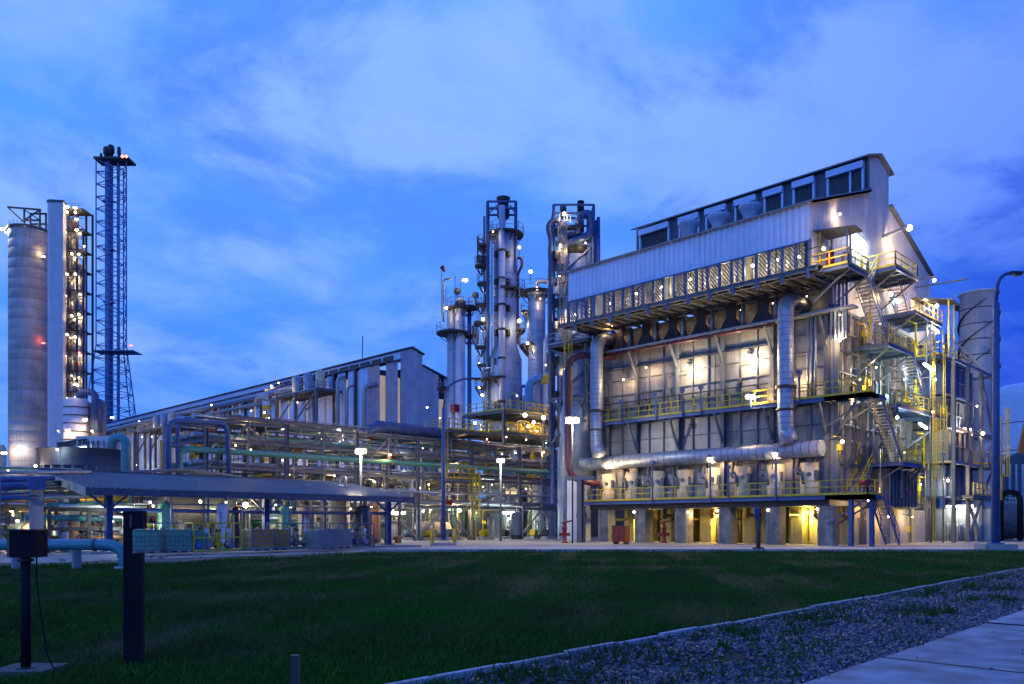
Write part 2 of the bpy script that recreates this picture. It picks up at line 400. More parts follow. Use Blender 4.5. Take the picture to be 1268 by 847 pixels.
def build_ground():
    earth = mat('bare_earth', (0.10, 0.095, 0.085), 0.95, 0, 0.3, 0.25, bump=0.3, bscale=3)
    o = MB().add([(-1500, -1500, 0), (1500, -1500, 0), (1500, 1500, 0), (-1500, 1500, 0)], [(0, 1, 2, 3)]).build('ground', earth); struct(o)
    yardm = mat('yard_concrete', (0.30, 0.28, 0.26), 0.8, 0, 0.2, 0.22, bump=0.1, bscale=4, streak=0)
    yard = [L2(-70, 33), L2(-19, 33), L2(-8, 47.6), L2(42, 47.6), L2(70, 120), L2(-110, 190)]
    struct(MB().add([(*p, 0.004) for p in yard], [tuple(range(6))]).build('yard', yardm))
    roadm = mat('road_concrete', (0.42, 0.43, 0.45), 0.8, 0, 0.15, 0.5, bump=0.1, bscale=5)
    for k in range(16):
        a, b = -8.6 + k * 3.2, -8.6 + (k + 1) * 3.2 - 0.03
        q = [L2(a, 47.9), L2(b, 47.9), L2(b, 56.5), L2(a, 56.5)]
        r = MB().add([(*p, 0.010) for p in q], [(0, 1, 2, 3)]).build('road_slab' if k else 'road', roadm)
        if k == 0: struct(r); road0 = r; WORLD[r] = (0, 0, 0)
        else: r.parent = road0
        q = [L2(a, 47.62), L2(b, 47.62), L2(b, 47.88), L2(a, 47.88)]
        MB().poly([(*p, 0.0) for p in q], (0, 0, 0.13)).build('kerb_stone', conc, road0)
    # lawn
    lawnm = mat('lawn_turf', (0.008, 0.038, 0.006), 0.95, 0, 0.3, 0.35, spec=0.1, col2=(0.030, 0.034, 0.014), bump=0.5, bscale=12)
    pts = [(kx(-6) - 0.02, -6), (kx(60.5) - 0.02, 60.5)]
    lat = 38.0
    while lat > -62: pts.append(L2(lat, lawn_edge(lat) + 0.18 * math.sin(lat * 2.3) + 0.1 * math.sin(lat * 5.1))); lat -= 0.7
    pts += [(-70, 5), (-60, -6)]
    pts = [p for i, p in enumerate(pts) if i < 2 or p[0] < kx(p[1])]
    struct(MB().add([(*p, 0.014) for p in pts], [tuple(range(len(pts)))]).build('lawn', lawnm))
    # low concrete edging between lawn and gravel, laid in lengths
    eds = None; kerbm = mat('kerb_concrete', (0.36, 0.38, 0.42), 0.8, 0, 0.25, 3.0, bump=0.2)
    Y = 1.0; k = 0
    while Y < 60:
        L_ = 0.98; dx = R.uniform(-0.012, 0.012); dz = R.uniform(-0.02, 0.012)
        if 24.5 < Y < 26.5 and False: Y += 1; continue
        b = swing(MB().box(KX - 0.045 + dx, Y, 0.0, KX + 0.035 + dx, Y + L_ - 0.03, 0.07 + dz), .049).build('lawn_kerb' if eds is None else 'kerb_stone', kerbm, eds)
        if eds is None: eds = struct(b); WORLD[b] = (0, 0, 0)
        Y += 1.0
    gm = mat('gravel_bed', (0.018, 0.020, 0.022), 0.95, 0, 0.4, 3.0, bump=0.8, bscale=30)
    struct(MB().add([(kx(-4) + .04, -4, .008), (px_(-4) + .02, -4, .008), (px_(62) + .02, 62, .008), (kx(62) + .04, 62, .008)], [(0, 1, 2, 3)]).build('gravel_bed', gm))
    pathm = mat('path_concrete', (0.27, 0.29, 0.34), 0.85, 0, 0.32, 2.2, bump=0.4, bscale=18)
    p0 = None
    for k, (a, b) in enumerate([(-4, 0.3), (0.3, 4.7), (4.7, 9.1), (9.1, 13.5), (13.5, 17.9), (17.9, 22.3), (22.3, 26.7), (26.7, 31)]):
        s = swing(MB().box(PX_ + 0.0, a + 0.03, 0.0, PX_ + 3.4, b - 0.03, 0.06 + (k % 3) * 0.006), .033).build('path' if p0 is None else 'paving_slab', pathm, p0)
        if p0 is None: p0 = struct(s); WORLD[s] = (0, 0, 0)
        swing(MB().box(PX_ + 0.01, b - 0.027, 0.0, PX_ + 3.38, b + 0.027, 0.0735), .033).build('joint_filler', black, p0)
    # loose stones and small leaves that litter the path
    rng = np.random.default_rng(3)
    def stones(n, X, Y, size, name, m, z0, kind=True):
        base = np.array([[1, 0, 0], [-1, 0, 0], [0, 1, 0], [0, -1, 0], [0, 0, 1], [0, 0, -1]], float)
        tri = np.array([[0, 2, 4], [2, 1, 4], [1, 3, 4], [3, 0, 4], [2, 0, 5], [1, 2, 5], [3, 1, 5], [0, 3, 5]])
        v = base[None] * (1 + 0.35 * rng.standard_normal((n, 6, 1))).clip(0.5, 1.6)
        v = v + 0.25 * rng.standard_normal((n, 6, 3)); v[:, :, 2] *= 0.6
        a = rng.uniform(0, 6.28, n); c, s = np.cos(a), np.sin(a)
        x = v[:, :, 0] * c[:, None] - v[:, :, 1] * s[:, None]; y = v[:, :, 0] * s[:, None] + v[:, :, 1] * c[:, None]
        sz = size[:, None]
        V = np.stack([x * sz + X[:, None], y * sz + Y[:, None], v[:, :, 2] * sz + z0 + size[:, None] * 0.3], -1).reshape(-1, 3)
        I = (tri[None] + (np.arange(n) * 6)[:, None, None]).ravel()
        o = np_mesh(name, V, 3, I, m); struct(o, 'stuff'); return o
    stm = mat('crushed_stone', (0.095, 0.125, 0.20), 0.5, 0, 0.3, 22, col2=(0.006, 0.008, 0.012))
    n = 95000; t = rng.uniform(0, 1, n) ** 1.7; Y = 4.2 + t * 34
    X = rng.uniform(KX + .06, PX_ - 0.02, n) + rng.normal(0, 0.02, n)
    clump = np.sin(X * 3.1 + 1.3 * np.sin(Y * 1.1)) + np.sin(Y * 1.9 + X) + rng.normal(0, .8, n)
    keep = (clump + 1.2 * np.sin(X * 1.7 - Y * .9) > -1.1) & ((X > KX + 0.55) | (rng.uniform(0, 1, n) < .35)); X, Y = X[keep], Y[keep]; X = X - .049 * Y + .016 * Y * (X - KX) / (PX_ - KX)
    stones(len(X), X, Y, (0.010 + 0.034 * rng.uniform(0, 1, len(X)) ** 3) * (1 + 0.03 * Y), 'gravel', stm, 0.008)
    n = 340; stones(n, rng.uniform(PX_ - .1, PX_ + 3.1, n), rng.uniform(4, 20, n), 0.004 + 0.022 * rng.uniform(0, 1, n) ** 5, 'path_grit', mat('dark_grit', (0.04, 0.04, 0.045), 0.9), 0.066)
    # grass blades
    def blades(X, Y, h, name, m, z0=0.012):
        n = len(X); a = rng.uniform(0, 6.28, n); w = h * rng.uniform(0.05, 0.09, n); lean = h * rng.uniform(0.1, 0.7, n); b = rng.uniform(0, 6.28, n)
        dx, dy = np.cos(a) * w, np.sin(a) * w; lx, ly = np.cos(b) * lean, np.sin(b) * lean; z = np.full(n, z0)
        V = np.stack([np.stack([X - dx, Y - dy, z], -1), np.stack([X + dx, Y + dy, z], -1),
                      np.stack([X + lx * .4 + dx * .6, Y + ly * .4 + dy * .6, z + h * .62], -1), np.stack([X + lx, Y + ly, z + h * 1.0], -1)], 1).reshape(-1, 3)
        k = np.arange(n)[:, None] * 4; I = (np.array([[0, 1, 2, 0, 2, 3]]) + k).ravel()
        struct(np_mesh(name, V, 3, I, m), 'stuff')
    gb = mat('grass_blades', (0.018, 0.100, 0.008), 0.8, 0, 0.35, 0.4, spec=0.12, col2=(0.050, 0.062, 0.018))
    n = 330000; u = rng.uniform(0, 1, n); d = 5.2 * np.exp(u * math.log(47 / 5.2)); lat = rng.uniform(-0.70, 0.70, n) * d
    X, Y = (lat - d) / S2, (lat + d) / S2
    e = np.interp(lat, [-60, -19, -13.8, -7.3, -5, 40], [26, 28.6, 32.6, 45, 46.5, 47.3])
    pn = np.sin(X * .9 + 2 * np.sin(Y * .37)) + np.sin(Y * .8 + 1.7 * np.sin(X * .5)) + .8 * np.sin(X * 2.7 + Y * 2.1)
    keep = (d < e) & (X < kx(Y) - .09) & (pn + rng.normal(0, .9, n) > -1.9); X, Y, d, pn = X[keep], Y[keep], d[keep], pn[keep]
    h = (0.055 + 0.05 * rng.uniform(0, 1, len(X)) + 0.02 * np.clip(pn, -1, 2)) * (0.75 + d * 0.018)
    blades(X, Y, h, 'grass', gb)
    n = 9000; cx = KX + .3 + (PX_ - KX - .3) * rng.uniform(0, 1, 220) ** 1.6; cy = 4.5 + rng.uniform(0, 1, 220) ** 1.5 * 32; i = rng.integers(0, 220, n)
    sp = rng.uniform(.04, .30, 220)
    X = cx[i] + rng.normal(0, 1, n) * sp[i]; Y = cy[i] + rng.normal(0, 1, n) * sp[i] * 1.6; X = X - .04 * Y; k = (X > kx(Y) - .1) & (X < px_(Y) + .05)
    blades(X[k], Y[k], rng.uniform(.04, .15, k.sum()), 'weeds', gb)
    n = 9000; cc = rng.integers(0, 420, n); dd = 6 * np.exp(rng.uniform(0, 1, 420) * 1.9); ll = rng.uniform(-.68, .6, 420) * dd; cx, cy = (ll - dd) / S2, (ll + dd) / S2
    X = cx[cc] + rng.normal(0, .09, n); Y = cy[cc] + rng.normal(0, .09, n); k = X < kx(Y) - .1
    blades(X[k], Y[k], rng.uniform(.07, .15, k.sum()), 'tall_grass', gb)
    n = 5000; Y = rng.uniform(4, 40, n); blades(kx(Y) + rng.normal(.04, .09, n), Y, rng.uniform(.03, .075, n), 'kerb_grass', gb)
build_ground()

# ------------------------------------------------------------------ the reformer furnace building
def build_furnace():
    X0, X1, Y0, Y1 = -49.4, -26.7, 60.95, 82.6
    T = thing('furnace_building', 'huge steel reformer furnace with corrugated top storey, yellow walkways and outside stairs', 'industrial building', (X1, Y0, 0))
    MB().box(X0, Y0 + .35, 3.45, X1 - .3, 80, 17.7).build('light_block_box', dsteel, T)  # dark box added inside the walls to block light
    # floor slab and concrete piers
    MB().box(X0 - .2, Y0 - .9, 3.02, X1 + .3, 80.5, 3.42).build('floor_slab', dsteel, T)
    pm = {}
    for j, y in enumerate([60.6, 64.6, 68.6, 72.6, 76.6]):
        for i in range(6):
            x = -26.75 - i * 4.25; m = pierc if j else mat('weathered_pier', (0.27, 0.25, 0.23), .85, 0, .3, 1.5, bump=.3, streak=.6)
            key = (j > 0)
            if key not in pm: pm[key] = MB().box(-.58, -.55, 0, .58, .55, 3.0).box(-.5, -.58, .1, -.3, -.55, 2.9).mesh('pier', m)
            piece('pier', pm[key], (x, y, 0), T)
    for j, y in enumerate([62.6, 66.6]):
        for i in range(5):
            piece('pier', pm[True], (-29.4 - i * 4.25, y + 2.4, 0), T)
    MB().box(X0, 78.4, 0, X1, 78.7, 3.0).build('rear_wall', cream, T)
    for i in range(12):          # dark ducts and pipes hanging between the piers
        x = X0 + 1.2 + i * 1.95; mb = MB(); y = 61.9 + (i % 3) * .8
        mb.tube(bend([(x, y, 3.0), (x, y, 2.1 + .3 * (i % 2)), (x, y + 3, 2.1 + .3 * (i % 2)), (x, y + 3, .2)], .3), .12 + .05 * (i % 2), 8)
        mb.ball((x, y, 2.3), .22, 8, 5); mb.build('under_floor_pipe', rust if i % 3 else dsteel, T)
    # lamps under the floor
    for px, py, pw, c in [(785, 634, 90, GREENW), (852, 634, 50, WARM), (888, 630, 90, WARM), (951, 630, 90, WARM), (1012, 626, 110, WARM)]:
        Yq = 60.0; X, d = onY(px, Yq); lamp(T, (X, Yq, min(2.75, Z(py, d))), c, pw, .13, (0, .9, -.3), stem=(X, Yq, 3.05))
    for x, y in [(-30, 64), (-38, 64), (-46, 64), (-34, 70), (-42, 70), (-29, 72)]:
        lamp(T, (x, y, 2.6), (1, .72, .13), 620, .11, stem=(x, y, 3.04))
    # front wall of panels in a frame of stiffeners
    nb = 15; w = (X1 - X0) / nb; rows = [3.5, 5.1, 6.6, 7.85, 9.33, 10.9, 12.3, 13.65, 15.0, 16.35, 17.6]
    pmesh = {}
    for j in range(len(rows) - 1):
        h = rows[j + 1] - rows[j]
        for i in range(nb):
            key = round(h, 2)
            if key not in pmesh:
                mb = MB(); a = w - .1; hh = h - .1
                mb.box(.05, 0, .05, .05 + a, .12, .05 + hh)
                pmesh[key] = mb.mesh('wall_panel', panelm)
            piece('wall_panel', pmesh[key], (X0 + i * w, Y0 + .02 + R.uniform(0, .02), rows[j]), T)
    vs = MB().bar((0, 0, 3.5), (0, 0, 17.6), .10, .14, up=(0, 1, 0)).mesh('wall_stiffener', steel)
    for i in range(nb + 1): piece('wall_stiffener', vs, (X0 + i * w, Y0 - .03, 0), T)
    hsf = MB().bar((X0, 0, 0), (X1, 0, 0), .1, .07).mesh('wall_rail', steel)
    for z in rows[1:-1]: piece('wall_rail', hsf, (0, Y0 - .045, z), T)
    cm = MB().ibeam((0, 0, 3.42), (0, 0, 17.5), .34, .36, up=(0, 1, 0)).mesh('frame_column', steel)
    for i in range(6): piece('frame_column', cm, (X1 - .2 - i * 4.42, Y0 - .22, 0), T)
    br = MB().bar((0, -1.55, 10.75), (0, -.3, 8.4), .16).mesh('bracket', steel)
    for i in range(6): piece('bracket', br, (X1 - .2 - i * 4.42, Y0 - .05, 0), T)
    br = MB().bar((0, -1.5, 17.2), (0, -.3, 15.2), .16).mesh('bracket', steel)
    for i in range(6): piece('bracket', br, (X1 - .2 - i * 4.42, Y0 - .05, 0), T)
    for k in range(9):
        x = X0 + 1.1 + k * 2.35; z = R.choice([12.0, 13.2, 16.6, 9.9])
        MB().tube(bend([(x, Y0 - .16, 11.1), (x, Y0 - .16, z + 1.5), (x + R.choice([-1, 1]) * R.uniform(1, 3), Y0 - .16, z + 1.5), (x + .2, Y0 - .3, z + 2.4)][:3], .2, 3), .035, 6).box(x - .15, Y0 - .3, z, x + .15, Y0 - .08, z + .4).build('conduit', steel if k % 2 else dsteel, T)
    for z in (16.0, 12.9): MB().bar((X0 + 1, Y0 - .3, z), (X1 - 5, Y0 - .3, z), .3, .05).build('cable_tray', dsteel, T)
    # walkways along the front
    w1 = walkway(T, X0 - .6, 59.3, -23.3, 60.75, 3.72, 's', m=bsteel)
    w2 = walkway(T, X0 + .4, 59.35, -23.1, 60.75, 11.05, 's', m=bsteel)
    leg = MB().ibeam((0, 0, 0), (0, 0, 3.4), .28, .3, up=(0, 1, 0)).mesh('walkway_leg', bsteel)
    for x, y in [(-24.6, 59.6), (-23.5, 60.6), (X0 - .5, 59.5)]: piece('walkway_leg', leg, (x, y, 0), T)
    # crossover header and downcomers in bright jackets, with flanges as collars
    hd = MB().cyl((X0 - .9, 59.85, 7.35), (X1 - .15, 59.85, 7.35), .62, None, 24)
    x = X0 - .6; hs_ = MB()
    while x < X1 - .3: hs_.cyl((x, 59.85, 7.35), (x + .045, 59.85, 7.35), .64, None, 24, False); x += .62
    hd.cyl((X1 - .2, 59.85, 7.35), (X1 - .12, 59.85, 7.35), .3, None, 16)
    H = hd.build('collector_duct', alu, T); hs_.build('duct_seam', steel, H)
    for x in (-47.9, -29.35):
        path = bend([(x, 62.2, 18.85), (x, 59.0, 18.85), (x, 59.0, 8.9), (x + .0, 59.3, 7.9)], 1.15, 8)
        mb = MB().tube(path, .6, 24); z = 9.3; sm_ = MB()
        while z < 17.7: sm_.cyl((x, 59.0, z), (x, 59.0, z + .04), .62, None, 24, False); z += .48
        mb.cyl((x, 59.05, 8.9), (x + .25, 59.3, 7.95), .62, .62, 20)
        D = mb.build('downcomer_duct', alu, T); sm_.build('duct_seam', steel, D)
        MB().cyl((x, 59, 12.0), (x, 59, 12.22), .8, None, 20).build('flange', dsteel, D)
        MB().cyl((x, 59, 10.3), (x, 59, 10.45), .72, None, 20).build('flange', dsteel, D)
    # burner boxes behind the lower walkway
    bb = MB(); n = 12
    bb.add([(.75 * math.cos(math.pi + math.pi * k / n), .75 * math.sin(math.pi + math.pi * k / n), z) for z in (0, 2.5) for k in range(n + 1)],
           [(k, k + 1, n + 2 + k, n + 1 + k) for k in range(n)] + [tuple(range(n + 1, 2 * n + 2))], True)
    bbm = bb.mesh('burner_box', cream)
    vm = MB().tube(bend([(-.9, -.2, 2.9), (-.9, -.55, 2.0), (-.3, -1.0, 1.7), (-.3, -.7, .9)], .3), .13, 8).ball((-.75, -.6, 1.85), .26, 8, 5).cyl((-.75, -.6, 1.85), (-.75, -1.0, 1.85), .2).cyl((.2, -.7, 1.6), (.2, -.86, 1.6), .16)
    vm.box(.45, -.55, 1.2, .75, -.2, 1.9); vmm = vm.mesh('burner_valve', steel)
    for i in range(8):
        x = X0 + 1.5 + i * 2.8; piece('burner_box', bbm, (x, Y0 - .02, 3.85), T); piece('burner_valve', vmm, (x + R.uniform(-.1, .1), Y0, 3.85), T)
    for k in range(14): 
        x = X0 + .8 + k * 1.6; MB().tube([(x, Y0 - .35, 3.8), (x, Y0 - .35, 6.6)], .05, 6).build('riser_pipe', galv if k % 2 else red, T)
    # upper ledge with oxide-red main and the hoppers above it
    MB().bar((X0 + .6, 60.2, 17.62), (X1 + 2.2, 60.2, 17.62), .9, .16).build('ledge_beam', galv, T)
    MB().cyl((X0 + 1.4, 59.8, 17.32), (-30.6, 59.8, 17.32), .15, None, 10).build('steam_main', maroon, T)
    MB().box(X0 + .3, 62.2, 17.7, X1 - .1, 62.4, 20.0).build('recess_wall', panelm, T)
    for k in range(8): lamp(T, (X1 - 2.2 - k * 2.85, 61.6, 19.5), WARM, 10, .06, (.3, -.5, -.5))  # small lamps added to brighten the recess wall
    hop = MB(); prof = [(-.42, 2.3), (.42, 2.3), (.42, 1.15), (1.15, 0), (-1.15, 0), (-.42, 1.15)]
    hop.poly([(x, -.2, z) for x, z in prof], (0, 1.3, 0)); hopm = hop.mesh('hopper', dsteel)
    for i in range(7):
        x = -30.6 - i * 2.85
        piece('hopper', hopm, (x - 1.6, 60.9, 17.72), T)
        MB().tube([(x - .25, 60.3, 17.7), (x - .25, 60.3, 19.6)], .17, 10).build('riser_pipe', alu, T)
        MB().bar((x - .75, 60.0, 17.3), (x - .75, 60.0, 19.8), .12).build('hanger', maroon, T)
    # platform under the glazed band, with its lattice of joists
    pb = MB()
    for y in (56.5, 57.3, 60.8): pb.ibeam((X0 - 1.0, y, 19.95), (X1 + 1.0, y, 19.95), .2, .32)
    struts = pb.build('upper_platform', steel, T)
    jm = MB().bar((0, 56.5, 19.9), (0, 61.9, 19.9), .08, .2).bar((0, 57.0, 19.8), (0.75, 60.8, 19.8), .06).mesh('joist', steel)
    for i in range(25): piece('joist', jm, (X0 - .6 + i * 1.0, 0, 0), struts)
    MB().box(X0 - 1, 56.6, 20.13, X1 + 1, 61.9, 20.17).build('deck', dsteel, struts)
    for i in range(12):
        x = X0 + 1.0 + i * 2.0
        MB().bar((x, 56.5, 19.3), (x, 56.5, 20.0), .22).build('hanger', bsteel, T)
    # top storey: glazed band with sloping mesh, lit inside
    A, B = -49.96, X1
    nbay = 22; bw = (B - A) / nbay; mul = MB().box(-.1, -.1, 20.2, .1, .1, 22.35).mesh('mullion', bsteel)
    for i in range(nbay + 1): piece('mullion', mul, (A + i * bw, 57.4, 0), T)
    sm = MB().box(-.04, -.05, 20.2, .04, .05, 22.35).mesh('mullion', bsteel)
    scr = MB(); 
    for k in range(-7, 5):
        u0 = k * .26; a = max(0, u0); zz0 = (a - u0) * 1.3; b = min(bw - .2, u0 + 2.1 / 1.3); zz1 = (b - u0) * 1.3
        if b > a: scr.bar((a + .1, 0, 22.3 - zz0), (b + .1, 0, 22.3 - zz1), .07, .085)
    scm = scr.mesh('louvre_screen', steel)
    for i in range(nbay):
        if i % 7 != 3: piece('louvre_screen', scm, (A + i * bw, 57.62, 0), T)
        if i % 3 == 1: piece('mullion', sm, (A + (i + .5) * bw, 57.42, 0), T)
    for z in (20.28, 22.28): MB().bar((A, 57.38, z), (B, 57.38, z), .16, .12).build('band_rail', bsteel, T)
    MB().box(A + .2, 61.2, 20.2, B - .2, 61.4, 25.9).build('inner_wall', mat('inner_lining', (0.42, 0.43, 0.40), .7, 0, .35, 1.2, streak=.5), T)
    for k in range(15):
        x = A + 1 + k * 1.5; MB().tube([(x, 59.2 + (k % 3) * .4, 20.2), (x, 59.2 + (k % 3) * .4, 24.6)], .1 + .05 * (k % 2), 6).build('inner_pipe', galv, T)
    for px, py, pw in [(726, 381, 110), (755, 375, 110), (788, 364, 150), (819, 356, 160), (855, 346, 260), (892, 338, 200), (932, 329, 200), (962, 322, 130), (990, 318, 110)]:
        X, d = onY(px, 57.95); lamp(T, (X, 57.95, Z(py, d)), (1, .78, .48), pw, .15, (0, .75, -.1), stem=(X, 57.95, 24.0))
    # corrugated wall over the band
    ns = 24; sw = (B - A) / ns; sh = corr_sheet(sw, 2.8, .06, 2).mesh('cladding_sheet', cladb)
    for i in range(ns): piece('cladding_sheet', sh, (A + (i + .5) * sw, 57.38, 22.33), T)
    # gable end, sheet by sheet up to the roof line
    def roofz(y): 
        if 67.9 <= y <= 72.4: return 31.7 + (70.15 - abs(y - 70.15) - 67.9) * .36
        return 25.1 + ((y - 57.4) if y < 70 else (82.75 - y)) * .362
    y = 57.4
    while y < 82.7:
        y2 = min(y + .97, 82.72)
        for cut in (67.9, 72.4):
            if y < cut < y2 - .02: y2 = cut
        zb = 20.25 if y < 60.6 else (18.2 if y < 77 else 18.0)
        e = 1e-3; za, zc = roofz(y + e), roofz(y2 - e); mb = MB()
        n = 4; u = (y2 - y) / n
        for k in range(n):
            a = y + k * u; zz = lambda t: za + (zc - za) * (t - y) / (y2 - y)
            for (p, q, o1, o2) in ((a, a + u * .55, 0, 0), (a + u * .55, a + u * .68, 0, .05), (a + u * .68, a + u * .87, .05, .05), (a + u * .87, a + u, .05, 0)):
                mb.add([(B + o1, p, zb), (B + o2, q, zb), (B + o2, q, zz(q)), (B + o1, p, zz(p))], [(0, 1, 2, 3)])
        mb.build('cladding_sheet', clad, T); y = y2
    MB().box(B - .5, 57.6, 20.3, B - .06, 82.4, 25.0).build('gable_backing', dsteel, T)
    MB().bar((B + .03, 60.7, 18.2), (B + .03, 82.7, 18.1), .16, .22).build('gable_flashing', dsteel, T)
    # roofs
    def slab(pts, name, m=roofm, t=.12): MB().poly(pts, (0, 0, t)).build(name, m, T)
    e0, e1 = A - .35, B + .35
    slab([(e0, 57.0, 25.0), (e1, 57.0, 25.0), (e1, 67.88, 28.94), (e0, 67.88, 28.94)], 'roof')
    slab([(e0, 72.42, 28.94), (e1, 72.42, 28.94), (e1, 83.1, 25.05), (e0, 83.1, 25.05)], 'roof')
    slab([(e0, 67.45, 31.65), (e1, 67.45, 31.65), (e1, 70.15, 32.55), (e0, 70.15, 32.55)], 'roof')
    slab([(e0, 70.16, 32.55), (e1, 70.16, 32.55), (e1, 72.85, 31.65), (e0, 72.85, 31.65)], 'roof')
    slab([(B + .36, 57.0, 24.82), (B + .36, 67.9, 28.78), (B + .36, 67.9, 28.94), (B + .36, 57.0, 24.98)], 'verge_trim', dclad, .02)
    MB().box(A, 67.95, 28.6, B - .12, 68.05, 31.7).build('monitor_wall', dclad, T)
    MB().box(A, 72.3, 28.6, B - .12, 72.38, 31.7).build('monitor_wall', dclad, T)
    # louvred openings of the roof monitor
    for a, b in [(792, 829), (841, 866), (874, 900), (910, 937), (946, 970), (982, 1009), (1024, 1070)]:
        xa, _ = onY(a, 67.8); xb, _ = onY(b, 67.8)
        fr = MB()
        fr.box(xa, 67.5, 30.9, xb, 67.93, 31.45); fr.box(xa, 67.7, 29.1, xa + .18, 67.93, 30.9); fr.box(xb - .18, 67.7, 29.1, xb, 67.93, 30.9)
        if b > 1050: xm = xb - (xb - xa) * .36; fr.box(xm - .08, 67.7, 29.1, xm + .08, 67.93, 30.9)
        W_ = fr.build('louvre_window', cladb, T); sl = MB(); u = xa + .2
        while u < xb - .3: sl.bar((u, 67.8, 30.9), (min(u + .45, xb - .2), 67.8, 29.15), .1, .05, up=(0, 1, 0)); u += .3
        sl.build('louvre_blades', rust if a < 0 else dsteel, W_)
    MB().bar((B + .08, 67.9, 28.75), (B + .08, 67.9, 31.9), .16).build('monitor_trim', dclad, T)
    MB().bar((e0, 67.75, 29.0), (e1, 67.75, 29.0), .3, .14).build('monitor_sill', dclad, T)
    for px, py in [(853, 276), (890, 267), (929, 255)]:
        X, d = onY(px, 64.6); z = Z(py, d)
        MB().lathe([(.62, 26.5), (.62, z - .75), (.75, z - .6), (.95, z - .25), (1.0, z - .1), (1.0, z), (.1, z + .12)], X, 64.6, 20).build('roof_vent', stackm, T)
    # ---- the side: ribbed wall, stepped platforms and stairs
    sy = [60.95 + 1.5 * k for k in range(13)]; srows = [3.5, 6.3, 9.3, 11.1, 13.3, 15.0, 16.4, 18.0]
    spm = {}
    for j in range(len(srows) - 1):
        h = srows[j + 1] - srows[j]
        me = MB().box(-.1, .05, .05, 0, 1.45, h - .05).box(0, .5, .05, .07, .62, h - .05).box(0, .95, .05, .07, 1.07, h - .05).mesh('wall_panel', panelm)
        for y in sy: piece('wall_panel', me, (X1 - .05, y, srows[j]), T)
    rib = MB().box(0, -.06, 3.5, .34, .06, 18.1).mesh('wall_rib', galv)
    for y in sy + [sy[-1] + 1.5]: piece('wall_rib', rib, (X1 - .04, y, 0), T)
    for z in srows[1:-1]: MB().bar((X1 + .3, 60.95, z), (X1 + .3, 80.4, z), .12, .12).build('side_rail', steel, T)
    for y, z0 in [(61.0, 3.5), (66.0, 0), (71.0, 0), (76.0, 0), (80.3, 0)]:
        MB().ibeam((X1 + .45, y, z0), (X1 + .45, y, 18.2), .36, .34).build('frame_column', steel, T)
    xo = -23.9
    plats = [ (X1 + .1, 57.4, xo, 61.0, 20.0, 'es'), (X1 + .2, 64.9, xo, 70.0, 15.6, 'e'), (X1 + .2, 59.35, -23.1, 62.2, 11.05, ''), (X1 + .5, 66.0, xo + .2, 78.0, 11.0, 'e'),
              (X1 + .2, 66.2, -23.3, 70.5, 6.45, 'en'), (X1 + .1, 66.3, xo, 71.2, 21.85, 'esn'), (X1 + .1, 70.6, xo, 77.2, 19.15, 'e'), (X1 + .3, 76.6, xo, 84.8, 16.4, 'es'),
              (X1 + .3, 59.3, -23.3, 62.0, 3.72, 'e')]
    for a, b, c, d, z, e in plats:
        W_ = walkway(T, a, b, c, d, z, e, m=bsteel, rm=None)
        for yy in (b + .4, d - .4): MB().bar((c - .1, yy, z - .25), (a - .05, yy, z - 2.1), .12).build('bracket', steel, W_)
    stair(T, (-24.5, 61.0, 19.95), (-24.5, 65.3, 15.65), 1.0, rm=bsteel); stair(T, (-24.4, 70.0, 15.5), (-24.4, 73.6, 11.1), 1.0, rm=bsteel)
    stair(T, (-23.9, 62.2, 11.0), (-23.9, 66.4, 6.5), 1.0); stair(T, (-26.0, 66.2, 6.4), (-26.0, 63.2, 3.75), .9)
    stair(T, (-23.7, 62.0, 3.65), (-23.7, 65.2, .08), 1.0, rm=bsteel); stair(T, (-25.4, 69.6, 21.8), (-25.4, 72.4, 19.2), 1.0, rm=bsteel)
    stair(T, (-25.7, 64.4, 20.1), (-25.7, 66.3, 21.85), .8)
    ladder(T, -23.4, 73.6, .1, 18.9, cage=False); ladder(T, -23.2, 73.9, 5.4, 10.6)
    ladder(T, -23.4, 76.2, 11.2, 16.4, cage=False)
    for y in (74.6, 77.8): MB().tube([(-24.0, y, 0), (-24.0, y, 18.9)], .07, 6).build('drop_pipe', steel, T)
    # shelters and small plant on the upper side platforms
    MB().poly([(B + .1, 57.7, 23.0), (B + 3.2, 57.7, 22.6), (B + 3.2, 58.9, 22.5), (B + .1, 60.3, 23.0)], (0, 0, .1)).build('canopy_roof', dclad, T)
    for x, y in ((-26.2, 58), (-24.2, 58), (-26.2, 60), (-24.4, 59)): MB().bar((x, y, 20.1), (x, y, 22.9), .12).build('canopy_post', bsteel if x > -25 else yel, T)
    MB().poly([(B + .1, 77.6, 22.0), (-23.2, 77.8, 21.3), (-23.2, 79.6, 21.1), (B + .1, 80, 22.0)], (0, 0, .1)).build('canopy_roof', dclad, T)
    for y in (78, 79.4): MB().bar((-23.6, y, 16.4), (-23.6, y, 21.4), .12).build('canopy_post', yel, T)
    MB().bar((B, 78.5, 23.2), (-22.6, 79.8, 23.4), .12).build('davit', steel, T)
    for x, y, z, r_, h in [(-25.6, 58.4, 20.1, .3, 1.2), (-24.6, 58.9, 20.1, .25, .9), (-25.2, 60, 20.1, .28, 1.4), (-25.9, 59.2, 20.1, .2, 1.7)]:
        MB().lathe([(r_, z), (r_, z + h), (r_ * .4, z + h + .25), (.08, z + h + .3)], x, y, 12).build('small_vessel', red if h == 1.2 else galv, T)
    for k in range(5): MB().tube(bend([(-26.3 + .28 * k, 60.2, 15.4), (-26.3 + .28 * k, 60.2, 19.6), (-26.3 + .28 * k, 61.2, 20.4)], .3), .1, 8).build('riser_pipe', alu if k % 2 else bsteel, T)
    for k, x in enumerate((-27.6, -28.2, -27.9)): MB().tube([(x, 60.3, 11), (x, 60.3, 17.5)], .09, 8).build('riser_pipe', alu, T)
